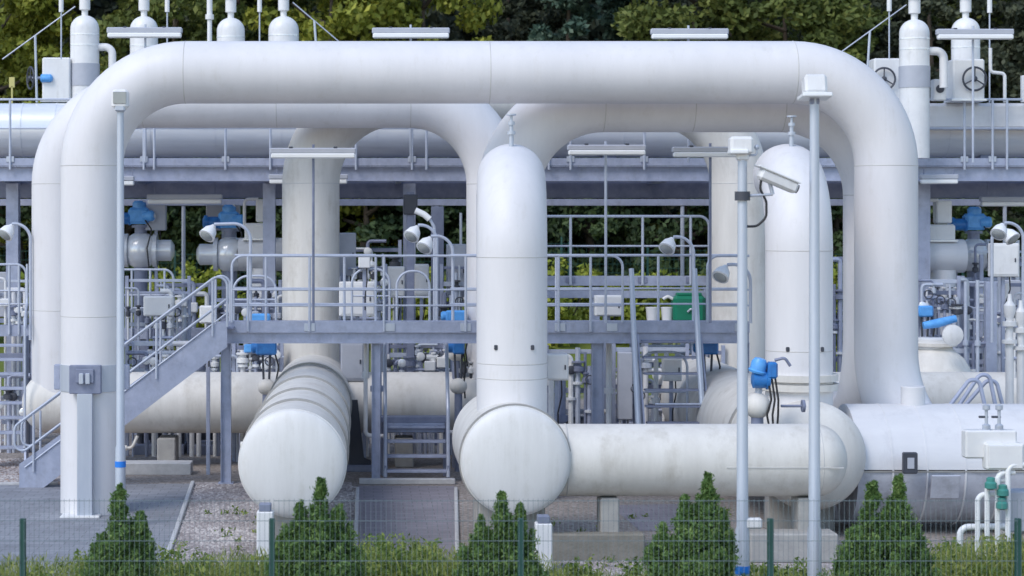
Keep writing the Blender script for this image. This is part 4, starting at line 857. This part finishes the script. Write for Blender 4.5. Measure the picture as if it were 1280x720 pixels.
def pipe_frame(label, p0, p1, ytop, ybot, s, n, seed):
    q = random.Random(seed); a, b = P(p0,ytop,s), P(p1,ybot,s); a.x, b.x = min(a.x,b.x), max(a.x,b.x); zb = 0.0
    t = thing('pipework_frame', label, 'pipework', ((a.x+b.x)/2, a.y, zb), 'crowded instrument pipework frames')
    for x in (a.x, b.x): link('frame_post', MB().box((x,a.y+.1,a.z/2), (.07,.07,a.z), .006), M['steel'], t)
    for k in range(4):
        z = b.z+(a.z-b.z)*(k+.4+.4*q.random())/4; link('cross_bar', MB().box(((a.x+b.x)/2,a.y+.12,z), (b.x-a.x,.05,.05+.05*q.random()), .005), M[q.choice(['steel','rail','dsteel'])], t)
    for k in range(n):
        x = a.x+(b.x-a.x)*(k+.2+.6*q.random())/n; zt = b.z+(a.z-b.z)*(.45+.55*q.random()); r = q.choice([.022,.028,.035,.05]); m = q.choice(['box','lsteel','rail','jacket','dsteel','steel'])
        bend = q.random() < .45; pts = [V((x,a.y,zb)), V((x,a.y,zt))]
        if bend: pts.append(V((x+q.choice((-1,1))*(.2+.25*q.random()),a.y-.03,zt)))
        link('thin_pipe', MB().sweep(fillet(pts,.08,5) if bend else pts, r, 8), M[m], t)
        zv = b.z+(zt-b.z)*q.uniform(.35,.9); kind = q.random()
        if kind < .35: link('stub_valve', MB().lathe((x,a.y-.01,zv-.1), (0,0,1), [(r,0),(r*2.4,.02),(r*2.4,.1),(r*1.4,.12),(r*1.4,.17),(r*2.6,.18),(r*2.6,.21),(r,.22)], 12), M[q.choice(['box','dark','lsteel','dsteel'])], t)
        elif kind < .55: link('gauge', MB().lathe((x,a.y-.06,zv), (0,-1,0), [(.02,-.05),(.085,-.02),(.085,.02),(.07,.03)], 16), M[q.choice(['box','silver','dark'])], t)
        elif kind < .72: link('transmitter', MB().box((x,a.y-.06,zv), (.13+.1*q.random(),.12,.12+.1*q.random()), .02), M[q.choice(['box','box','greybox','lblue'])], t)
        elif kind < .85: link('small_wheel', MB().torus((x,a.y-.12,zv), (0,-1,.2), .085, .013, 16, 6), M['dark'], t)
        if q.random() < .6: link('flange', MB().lathe((x,a.y,b.z+(zt-b.z)*q.uniform(.1,.5)), (0,0,1), [(r,0),(r*2,0),(r*2,.05),(r,.05)], 12), M['silver'], t)
    return t
for k, a_ in enumerate((('crowded small pipework between the left lamp post and the long stairs',158,236,345,415,61.5,8),('crowded small pipework low under the long stairs behind the header',158,272,425,470,63,8),
    ('crowded small pipework between the long stairs and the cream leg',268,350,350,420,62.6,9),('crowded small pipework just above the left vessel top',292,352,430,465,64.5,7),
    ('crowded small pipework right of the cream leg behind the rail',428,482,330,412,62.3,8),('crowded small pipework between dark column and nearest riser',552,600,330,412,62.6,7),
    ('crowded small pipework above the header behind the short steps',484,556,428,470,63,9),('crowded small pipework under the walkway right of the nearest riser',684,742,432,525,65,7),
    ('crowded small pipework in front of the grass between slanting handrails',768,860,430,525,64,10),('crowded small pipework behind the blue actuator under the right walkway end',868,905,432,520,64.5,5),
    ('crowded small pipework beside the right arch leg above the white hand wheel',1150,1200,345,400,61.8,7),('crowded small pipework at the right edge behind the white vents',1205,1284,345,470,61.2,11),
    ('crowded small pipework at the left edge under the rear platform',-10,40,430,540,62,6),('crowded blue grey pipework standing behind the tall white vents at the right edge',1196,1284,300,440,58,10),('crowded pipework low beside the right arch leg above the right header',1150,1235,425,470,63,8),
    ('crowded pipework behind the white box and ladder bars below the walkway',790,880,428,520,60,9),
    ('crowded pipework at the left edge above the rear platform rail',-8,38,345,410,60,5),('crowded pipework behind the wide white box near the cream leg',424,500,300,400,59.5,8),('crowded pipework seen between the two left blue topped valves',196,262,350,410,58,6),
    ('crowded small pipework seen in the gap left of the right arch leg',1040,1062,300,470,60.5,3))): pipe_frame(*a_, 60+k)
# dark skids on the ground beneath the header
for k,(p0,p1,lb) in enumerate(((170,232,'dark pump skid on gravel behind the left lamp post'),(236,300,'dark pipe rack skid on gravel left of the left vessel'),(690,770,'dark pump skid in the shade right of the nearest riser'),(1050,1150,'dark skid behind the jacketed vessel'))):
    c = P((p0+p1)/2,0,62); t = thing('pump_skid', lb, 'skid', (c.x,c.y,0), 'dark skids on the gravel behind the header'); w_ = (p1-p0)/62
    link('frame', MB().box((c.x,c.y,.1), (w_,.8,.2), .01), M['dsteel'], t); link('motor', MB().lathe((c.x-w_*.3,c.y,.5), (1,0,0), [(.1,0),(.24,.04),(.24,w_*.4),(.1,w_*.45)], 20), M['dark'], t)
    for f in (-.4,.05,.42): link('pipe_stub', MB().tube((c.x+w_*f,c.y-.1,.2), (c.x+w_*f,c.y-.1,1.2), .07, 12), M['dark'], t)
    link('cross_pipe', MB().tube((c.x-w_*.45,c.y-.2,.85), (c.x+w_*.45,c.y-.2,.85), .05, 10), M['cream'], t)
# triangular dark bracket right of left vessel
t = thing('pipe_shoe', 'dark triangular steel foot on the ground right of the left vessel', 'support', (P(445,0,67).x, F/67, 0))
link('gusset', MB().prism([P(438,500,67),P(447,500,67),P(455,572,67),P(464,576,67),P(464,582,67),P(436,582,67)], (0,.08,0)), M['dark'], t); link('foot_plate', MB().box((P(452,0,67).x,F/67+.04,.06), (.6,.3,.12), .01), M['dsteel'], t)
for k,(px,py,lb) in enumerate(((330,665,'white concrete post under the front of the left vessel'),(682,680,'white concrete post under the front of the middle vessel'))):
    s=95.; x = P(px,0,s).x; zt = CH-(py-22-CY)/s; t = thing('support_post', lb, 'support', (x,F/s+.35,0), 'white posts under the vessel fronts')
    link('post', MB().box((x,F/s+.35,zt/2), (.22,.24,zt), .015), M['box'], t); link('cap_plate', MB().box((x,F/s+.35,zt+.05), (.16,.2,.1), .01), M['dsteel'], t)
solo('retaining_wall', MB().box((P(745,0,93).x,F/91.5+.14,.19), (1.45,.26,.38), .02), M['brick'], 'low mossy concrete wall on the ground below the cross pipe', 'wall')
solo('concrete_block', MB().box((P(1000,0,93).x,F/92+.3,.2), (1.2,.5,.4), .02), M['conc'], 'grey concrete block behind the two front posts below the cross pipe', 'concrete block')

# ------------------------------------------------------------------ lamp posts and cameras in front
def lamp_post(label, px, s, ytop, r, tape_py, head):
    x, y = P(px,0,s).x, F/s; zt = CH+(CY-ytop)/s; t = thing('lamp_post', label, 'lamp post', (x,y,0), 'tall pale grey posts in front of the pipes')
    link('pole', MB().sweep([V((x,y,0)),V((x,y,1.2)),V((x,y,1.25)),V((x,y,zt))], [r*1.2,r*1.2,r,r*.78], 20), M['lsteel'], t, 50)
    zz = CH+(CY-tape_py)/s; link('blue_band', MB().lathe((x,y,zz-.045), (0,0,1), [(r*1.2+.002,0),(r*1.2+.005,0),(r*1.2+.005,.09),(r*1.2+.002,.09)], 20), M['tape'], t)
    link('base_plate', MB().box((x,y,.015), (.36,.36,.03), .005), M['steel'], t)
    return t, x, y, zt
t, x, y, zt = lamp_post('slim pale post with a small grey square lamp, in front of left arch leg', 150.5, 82, 134, .066, 580, 1)
h = link('lamp_head', MB().box((x,y,zt+.12), (.26,.2,.3), .05), M['box'], t); link('lamp_glass', MB().box((x,y-.105,zt+.14), (.2,.02,.18), .01), M['glass'], h); link('neck', MB().box((x,y-.03,zt-.02), (.16,.14,.1), .03), M['lsteel'], t)
t, x, y, zt = lamp_post('tall pale post with a white box floodlight on top, right of the camera post', 1018, 112, 122, .066, 730, 2)
h = link('lamp_head', MB().box((x,y,zt+.13), (.25,.22,.22), .03, m=Matrix.Rotation(-.25,3,'X')), M['box'], t); link('lamp_visor', MB().box((x,y-.03,zt+.01), (.33,.32,.05), .015, m=Matrix.Rotation(-.1,3,'X')), M['lamp'], h); link('neck', MB().box((x,y,zt-.04), (.1,.1,.1), .02), M['dsteel'], t)
t, x, y, zt = lamp_post('pale post carrying the security camera, left of the white box floodlight post', 928, 112, 192, .066, 712, 3)
link('cap_box', MB().box((x,y,zt+.04), (.13,.13,.24), .02), M['box'], t); link('clamp', MB().lathe((x,y,CH+(CY-245)/112), (0,0,1), [(.06,-.05),(.085,-.05),(.085,.05),(.06,.05)], 18), M['dark'], t)
link('camera_arm', MB().tube(P(930,245,112), P(966,243,112), .016, 8), M['lsteel'], t)
link('low_bracket', MB().box(P(941,654,112), (.2,.1,.12), .02), M['box'], t)
c = P(972,226,112); t = thing('security_camera', 'white slanted security camera on an arm of the post', 'security camera', P(966,243,112))
mm = Matrix.Rotation(math.radians(22),3,'Y')@Matrix.Rotation(.15,3,'Z'); link('housing', MB().box(c, (.47,.16,.13), .03, m=mm), M['box'], t); link('sun_shield', MB().box(c+V((0,0,.075)), (.52,.2,.02), .008, m=mm), M['lamp'], t)
link('lens', MB().lathe(c+mm@V((.235,0,0)), mm@V((1,0,0)), [(.05,-.01),(.05,.015),(.03,.018)], 16), M['black'], t); link('bracket', MB().tube(P(966,243,112), P(962,228,112), .022, 8), M['lsteel'], t)
link('cable', MB().sweep(fillet([P(952,222,112),P(950,236,112),P(958,252,112),P(958,272,112),P(946,283,112),P(933,283,112)],.12,7), .014, 8), M['black'], t)
c = P(924,183,108); t = thing('post_floodlight', 'white box lamp facing up just behind the camera post top', 'floodlight', P(924,194,112)); 
link('housing', MB().box(P(926,182,112), (.26,.2,.2), .03), M['box'], t); link('visor', MB().box(P(922,190,112)+V((0,-.03,0)), (.2,.22,.05), .012), M['lamp'], t); link('stem', MB().box(P(928,191,112), (.09,.09,.05), .01), M['lsteel'], t)
solo('top_bracket', MB().sweep(fillet([P(935,194,112),P(946,194,112),P(946,184,112)],.03,4), .012, 8).ball(P(946,184,112), .03, 10), M['lsteel'], 'tiny upright sensor beside the top of the camera post', 'sensor')
# instrument station at bottom right
s = 104; t = thing('gas_station_rack', 'white instrument boxes on pale pipes at the bottom right corner', 'instrument rack', (P(1245,0,s).x, F/s, 0))
bx = link('instrument_box', MB().box(P(1240,556,s)+V((0,.12,0)), (.62,.2,.34), .02), M['box'], t); bx2 = link('instrument_box', MB().box(P(1254,570,s), (.46,.18,.32), .02), M['box'], t)
link('box_lid', MB().box(P(1254,570,s)+V((0,-.1,0)), (.4,.02,.27), .006), M['box'], bx2)
for k,(px,yt) in enumerate(((1222,618),(1233,600),(1245,590),(1257,580))):
    link('stand_pipe', MB().sweep(fillet([V((P(px,0,s).x,F/s-.03*k,0)), P(px,yt,s)+V((0,-.03*k,0)), P(px+22,yt,s)+V((0,-.03*k+.02,0))],.09,6), .032, 12), M['lamp'], t)
for k,(px,py) in enumerate(((1234,603),(1249,612),(1248,628))): c = P(px,py,s)+V((0,-.14,0)); link('teal_valve', MB().lathe(c-V((0,0,.07)), (0,0,1), [(.03,0),(.07,.02),(.07,.08),(.05,.1),(.05,.14),(.03,.15)], 14), M['teal'], t)
for k,(px,py) in enumerate(((1236,520),(1252,528))):
    c = P(px,545,s)+V((0,.1,0)); link('gauge_stem', MB().lathe(c, (0,0,1), [(.025,0),(.05,.05),(.05,.12),(.02,.14),(.02,.3),(.045,.31),(.045,.36),(.01,.37)], 12), M['lsteel'], t); link('stem_handle', MB().tube(c+V((-.09,0,.22)), c+V((.02,0,.22)), .014, 8), M['dark'], t)
link('low_pipe', MB().sweep(fillet([V((P(1206,0,s).x,F/s+.2,0)), P(1206,662,s)+V((0,.2,0)), P(1330,660,s)+V((0,.2,0))],.1,6), .04, 12), M['lamp'], t)
link('side_cabinet', MB().box(P(1272,642,s)+V((.1,.3,0)), (.4,.3,.5), .02), M['greybox'], t)
for k,(px,lb) in enumerate(((1262,'tall white vent pipe with knobs standing behind the jacketed vessel'),(1276,'tall white vent pipe at the right edge behind the jacketed vessel'))):
    s=72; c = P(px,505,s); t = thing('knobbed_vent', lb, 'vent pipe', (c.x,c.y,0), 'tall white vents with knobs'); z=CH+(CY-(376+k*8))/s
    link('pipe_run', MB().lathe((c.x,c.y,0), (0,0,1), [(.07,0),(.07,z-.75),(.13,z-.74),(.13,z-.68),(.06,z-.67),(.06,z-.45),(.12,z-.44),(.12,z-.36),(.05,z-.35),(.1,z-.2),(.1,z-.08),(.04,z),(.03,z+.12)], 16), M['box'], t)

# ------------------------------------------------------------------ front fence
FS = 125.0; FY = F/FS; FH = 1.86; pxs = [-282,28.5,340,651,963,1272.5,1584]
t = thing('mesh_fence', 'low green wire mesh fence along the front edge of the site', 'fence', (P(640,0,FS).x, FY, 0))
for px in pxs: x = P(px,0,FS).x; link('post', MB().box((x,FY,(CH-(648-CY)/FS)/2), (.06,.06,CH-(648-CY)/FS), .006), M['fence'], t)
for a, b in zip(pxs, pxs[1:]):
    xa, xb = P(a,0,FS).x+.02, P(b,0,FS).x-.02; mb = MB(); n = int((xb-xa)/.05)
    for k in range(n+1): x = xa+(xb-xa)*k/n; mb.box((x,FY-.04,FH/2+.02), (.003,.003,FH))
    for k in range(10): mb.box(((xa+xb)/2,FY-.046,.06+k*.2), (xb-xa,.005,.005))
    link('wire_panel', mb, M['wire'], t)
# ------------------------------------------------------------------ conifers behind the fence
def shrub(label, px, ytop, s, leaders, wid, seed):
    base = V((P(px,0,s).x, F/s, 0)); rng = np.random.default_rng(seed); t = thing('conifer_shrub', label, 'shrub', base, 'young conifers along the front fence'); H = CH+(CY-ytop)/s
    C = []; O = []; tk = MB()
    for (dx, hf, rf) in leaders:
        h = H*hf; r0 = wid*rf; bx = base.x+dx; tk.sweep([base+V((dx*.2,0,0)), V((bx,base.y,h*.5)), V((bx,base.y,h*.94))], [.035,.022,.006], 6)
        for i in range(int(150*hf*rf)+40):
            z = rng.random()**1.05; rr = r0*1.5*min(1,(1-z)*1.08)*(.25+.85*rng.random()**.8)*(1 if z > .08 else .85); a = rng.random()*6.283; q = .45+.85*rng.random()
            c = np.array([bx+math.cos(a)*rr, base.y+math.sin(a)*rr, .06+z*(h-.10)]); m = 190; d = np.array([math.cos(a)*.5,math.sin(a)*.5,.95]); tt = rng.random(m)[:,None]-.45
            p = (d*tt*.2*q+rng.normal(size=(m,3))*np.array([.034,.034,.036])*(1.1-1.2*tt)*q)*(1.15 if z < .7 else 1.0-.6*(z-.7)/.3)
            C.append(c+p); o = np.tile(np.array([math.cos(a),math.sin(a),.4]), (m,1)); O.append(o)
    link('stems', tk, M['bark'], t); leaf_object('foliage', np.concatenate(C), .0155, M['thuja'], rng, 3.0, 1.0, t, np.concatenate(O))
shrub('dark conifer shrub at the left in front of the slim lamp post', 150, 603, 118, ((0,1,.75),(-.2,.72,.7),(.22,.84,.7),(-.33,.5,.55),(.37,.45,.5)), .36, 1)
shrub('broad bushy conifer in front of the left vessel end cap', 395, 597, 116, ((.05,1,.7),(-.18,.86,.8),(.25,.84,.8),(-.38,.68,.6),(.40,.6,.6)), .38, 2)
shrub('open topped conifer below the middle vessel end cap', 627, 612, 117, ((-.0,1,.6),(.2,.92,.6),(-.22,.85,.7),(-.38,.6,.6),(.40,.55,.55)), .38, 3)
shrub('tall pointed conifer just left of the camera post', 868, 590, 116, ((.14,1,.7),(-.1,.87,.75),(.3,.8,.6),(-.34,.72,.75),(.0,.7,.8)), .42, 4)
shrub('double tipped conifer in front of the jacketed vessel', 1100, 594, 116, ((.2,1,.75),(-.08,.97,.75),(-.3,.7,.8),(.40,.68,.7),(.1,.8,.9)), .43, 5)
# ground cover along the fence
def cover():
    rng = np.random.default_rng(11); n = 60000; C = np.empty((n,3))
    def top(px): return np.interp(px, [-60,40,110,150,200,330,345,450,520,560,640,690,720,800,1000,1150,1180,1230,1290], [704,706,698,702,704,696,690,676,676,692,688,702,712,714,714,702,690,678,676])
    k = 0; s_ = rng.uniform(96,113,n); px = rng.uniform(-60,1330,n)
    clump = np.sin(px*.07+s_*.9)*.5+np.sin(px*.021+1.3)*.5
    z1_ = CH-(top(px)-CY+9*(1-clump)+30*rng.random(n)**1.5-12)/s_; z = np.maximum(.03, z1_*(1-.8*rng.random(n)**1.3))
    C[:,0] = (px-CX)/s_; C[:,1] = F/s_; C[:,2] = z
    keep = (rng.random(n) < .45+.45*clump)|(px > 1150); C = C[keep]
    o = leaf_object('ground_cover', C, .012, M['weed'], rng, 10, 1.9); tag(o, 'tall yellow green weeds and low plants along the foot of the fence', 'weeds', kind='stuff')
cover()
def low_plants():
    rng = np.random.default_rng(17); C = []; O = []
    for (p0,p1,ytop,k) in ((-20,60,704,9),(95,160,694,16),(200,260,690,10),(255,335,700,9),(345,440,690,16),(430,530,672,34),(520,575,684,14),(570,690,696,20),(690,800,706,14),(800,1000,710,26),(1000,1160,704,20),(1165,1290,678,46)):
        for i in range(k):
            s_ = rng.uniform(97,112); px = rng.uniform(p0,p1); y = F/s_; x = (px-CX)/s_; H = CH-(ytop-9+42*rng.random()**1.3-CY)/s_; H = max(.12,H); wd = .10+.14*rng.random()
            for st in range(9):
                a = rng.random()*6.283; l = wd*rng.random(); m = 34; f = rng.random(m)[:,None]**.7
                tip = np.array([math.cos(a)*l*1.5, math.sin(a)*l*1.5, H*(.65+.35*rng.random())])
                p = tip*f+rng.normal(size=(m,3))*np.array([.03,.03,.02]); C.append(np.array([x,y,.02])+p); O.append(np.tile([math.cos(a),math.sin(a),.8],(m,1)))
    for i in range(44):     # sparse weeds out on the gravel
        px = rng.uniform(215,330) if i < 14 else rng.uniform(690,960); py = rng.uniform(640,720); g = gp(px,py); l = .02+.05*rng.random()
        C.append(np.array(g)+rng.normal(size=(22,3))*np.array([l,l,.01])+np.array([0,0,1])*rng.random((22,1))*l*2.2); O.append(np.tile([0,0,1.0],(22,1)))
    o = leaf_object('low_plants', np.concatenate(C), .03, M['hedge2'], rng, 2.2, .5, None, np.concatenate(O)); tag(o, 'leafy low bushes and herbs growing among the weeds at the fence', 'low plants', kind='stuff')
def stones():
    rng = np.random.default_rng(3); n = 15000; py = 605+150*rng.random(n)**.75; t_ = (py-605)/95; x0 = 243-33*t_; x1 = 446-2*t_; px = x0+(x1-x0)*rng.random(n)
    m2 = 2600; py2 = rng.uniform(702,750,m2); px2 = rng.uniform(690,830,m2); m3 = 3500; py3 = rng.uniform(574,606,m3); px3 = rng.uniform(-20,150,m3)
    py = np.concatenate([py,py2,py3]); px = np.concatenate([px,px2,px3]); n = len(py)
    s_ = (py-CY)/CH; c = np.stack([(px-CX)/s_, F/s_, np.zeros(n)],1); r = (.013+.02*rng.random(n)); o8 = np.array([[1,0,0],[0,1,0],[-1,0,0],[0,-1,0],[0,0,1]],float)
    v = c[:,None,:]+o8[None]*r[:,None,None]*(.7+.6*rng.random((n,5,1)))*np.array([1.15,1,.75]); v[:,:,2] += .008
    f = np.array([[0,1,4],[1,2,4],[2,3,4],[3,0,4]]); F_ = (np.arange(n)[:,None,None]*5+f[None]).reshape(-1)
    me = bpy.data.meshes.new('loose_stones'); me.vertices.add(5*n); me.vertices.foreach_set('co', v.reshape(-1)); me.loops.add(len(F_)); me.loops.foreach_set('vertex_index', F_.astype(np.int32))
    me.polygons.add(4*n); me.polygons.foreach_set('loop_start', np.arange(0,12*n,3,dtype=np.int32)); me.polygons.foreach_set('loop_total', np.full(4*n,3,dtype=np.int32)); me.update(); me.materials.append(M['stone'])
    ob = bpy.data.objects.new('loose_stones', me); COL.objects.link(ob); tag(ob, 'loose pale and pinkish stones lying on the gravel beds', 'stones', kind='stuff')
M['hedge2'] = leafmat('herb_leaves', [(.08,.13,.03),(.18,.26,.06),(.42,.44,.12)], .35, 2.5)
M['stone'] = leafmat('stone_grains', [(.16,.14,.14),(.38,.34,.335),(.70,.66,.64)], 0, .6)
stones(); low_plants()
# far fence, hedge bushes, trees
t = thing('mesh_fence', 'dark green wire fence far behind at the edge of the wood', 'fence', (4, 66, gz(4,66)))
xs = [-16+2.5*k for k in range(20)]
for x in xs: link('post', MB().box((x,66,gz(x,66)+1.1), (.06,.06,2.3)), M['fence'], t)
for a, b in zip(xs, xs[1:]):
    mb = MB()
    for k in range(18): mb.box((a+(b-a)*k/18,65.96,gz(a,66)+1.1), (.006,.006,2.1))
    for k in range(8): mb.box(((a+b)/2,65.95,gz(a,66)+.15+k*.28), (b-a,.01,.01))
    link('wire_panel', mb, M['fence'], t)
bl = ['yellow green bush seen between the first and second left valves','yellow green bush low behind the left lamp post','sunny bush behind the rails right of the nearest riser','sunny bush behind the white box on the light pole','sunny bush above the green container','low bush in the gap beside the right arch leg','green bush behind the rail hoop right of the cream leg','bush at the right edge behind the rear platform','bush behind the left edge column','low bush behind the buckets','bush seen under the long stairs','bush low behind the short steps']
for k,(px,py,wd) in enumerate(((230,318,1.5),(165,345,1.3),(700,330,1.6),(770,318,1.8),(860,322,1.7),(1048,318,1.2),(490,345,1.6),(1260,340,1.5),(20,320,1.3),(810,335,1.5),(260,335,1.4),(545,340,1.4))):
    s = 41.5; y = F/s; x = (px-CX)/s; g0 = gz(x,y); ztop = CH+(CY-py)/s; rng = np.random.default_rng(40+k); b = thing('hedge_bush', bl[k], 'bush', (x,y,g0), 'bushes on the grass bank'); h = max(.8, ztop-g0)
    tk = MB()
    for q in range(5): tk.sweep([V((x,y,g0-.05)), V((x+math.cos(q*1.3)*wd*.3,y+math.sin(q*1.3)*.3,g0+h*.4)), V((x+math.cos(q*1.3)*wd*.5,y+math.sin(q*1.3)*.5,g0+h*.75))], [.04,.025,.01], 5)
    link('stems', tk, M['bark'], b); C = []; O = []
    for q in range(34):
        a = rng.random()*6.283; rr = rng.random()**.5*wd; z = rng.random()*(1-.4*rr/wd)*h; p = rng.normal(size=(70,3)); p /= np.linalg.norm(p,axis=1)[:,None]; p *= .36*rng.random(70)[:,None]**.4
        C.append(np.array([x+math.cos(a)*rr, y+math.sin(a)*rr*.5, g0+z])+p); o = p/.36; o[:,2] += .6; O.append(o)
    leaf_object('foliage', np.concatenate(C), .11, M['hedge'], rng, 1.8, .4, b, np.concatenate(O))
TR = [('sun',-2,72,12.5,'yellow green tree at the far left behind the handwheel'),('sun',95,74,14,'bright yellow green tree behind the grey sleeved left silencer'),('mid',215,71,14,'olive green tree behind the leftmost high strip light'),('mid',300,76,15,'dark olive tree behind the last left domes'),
      ('sun',420,71,14,'yellow green tree right of the last left dome'),('sun',530,73,15,'bright leafy tree behind the second high strip light'),('dark',640,80,16,'almost black tree in the gap above the nearest riser'),('blue',715,74,16,'blue green conifer right of the dark gap'),('blue',790,77,14,'smaller blue green conifer left of the third high strip light'),
      ('mid',870,72,14,'olive tree behind the third high strip light'),('mid',985,71,14,'olive yellow tree above the right part of the front arch'),('dark',1075,76,15,'dark tree behind the slanting arm at right'),('dark',1165,74,15,'dark tree behind the right silencers'),('mid',1250,77,14,'dull green tree behind the rod at the right edge'),('dark',1330,73,15,'dark tree mostly outside the right edge'),('dark',360,82,16,'dark tree deeper in the wood behind the last left dome'),('dark',30,84,16,'dark tree deeper in the wood at far left'),('dark',910,83,16,'dark tree deeper in the wood right of the third strip light')]
proto = {}
for k,(kd,px,y,h,lb) in enumerate(TR):
    x = (px-CX)*y/F; loc = (x, y, gz(x,y)-.05)
    nm = {'sun':'leafy_tree','mid':'olive_tree','dark':'dark_tree','blue':'blue_conifer'}[kd]
    if kd not in proto: proto[kd] = (make_tree(nm, lb, loc, h, 2.7 if kd != 'blue' else 2.6, M['leaf_'+kd], 20+k, kd == 'blue', .04, 24000, lsize=.15), h)
    else: copy_tree(proto[kd][0], loc, lb, k*1.7, (1+.12*math.sin(k*2.1),)*2+(h/proto[kd][1],))
ub = ['dark shrubby tree behind the first left blue topped valve','dark shrubby tree behind the second left blue topped valve','dark shrubby tree right of the cream leg under the rack','dark shrubby tree behind the floodlight pair','dark shrubby tree behind the strip light pole right of the riser','dark shrubby tree above the green container','dark shrubby tree in the gap beside the right arch leg','dark shrubby tree at the right edge under the rack','dark shrubby tree at the left edge under the rack','dark shrubby tree hidden mostly by the nearest riser']
for k,px in enumerate((165,285,450,545,740,850,1045,1250,20,640)):
    y = 69+.6*math.sin(k*2.3); x = (px-CX)*y/F; loc = (x,y,gz(x,y)-.05)
    if k == 0: ut = make_tree('shrubby_tree', ub[0], loc, 5.2, 2.1, M['leaf_under'], 71, False, .04, 15000, 'dark shrubby trees at the edge of the wood', .13)
    else: copy_tree(ut, loc, ub[k], k*1.9, (1.1+.15*math.sin(k),)*2+(1+.14*math.sin(k*1.7),))
rng = np.random.default_rng(5); n = 70000
X = rng.uniform(-24,34,n); Y = 84+rng.random(n)*14; Z = np.array([gz(a,b) for a,b in zip(X,Y)])+rng.random(n)**.8*(9+3*np.sin(X*.9)+2*np.sin(X*2.3+1))
tag(leaf_object('distant_wood', np.stack([X,Y,Z],1), .34, M['leaf_dark'], rng, 1.6), 'dark mass of the wood filling the background behind the nearer trees', 'wood', kind='stuff')
c = P(15,103,50); solo('marker_plate', MB().box(c, (.14,.03,.26), .01).box(c-V((0,0,2.2)), (.04,.03,4.2)), M['yellow'], 'small pale yellow marker plate before the trees at far left', 'marker')
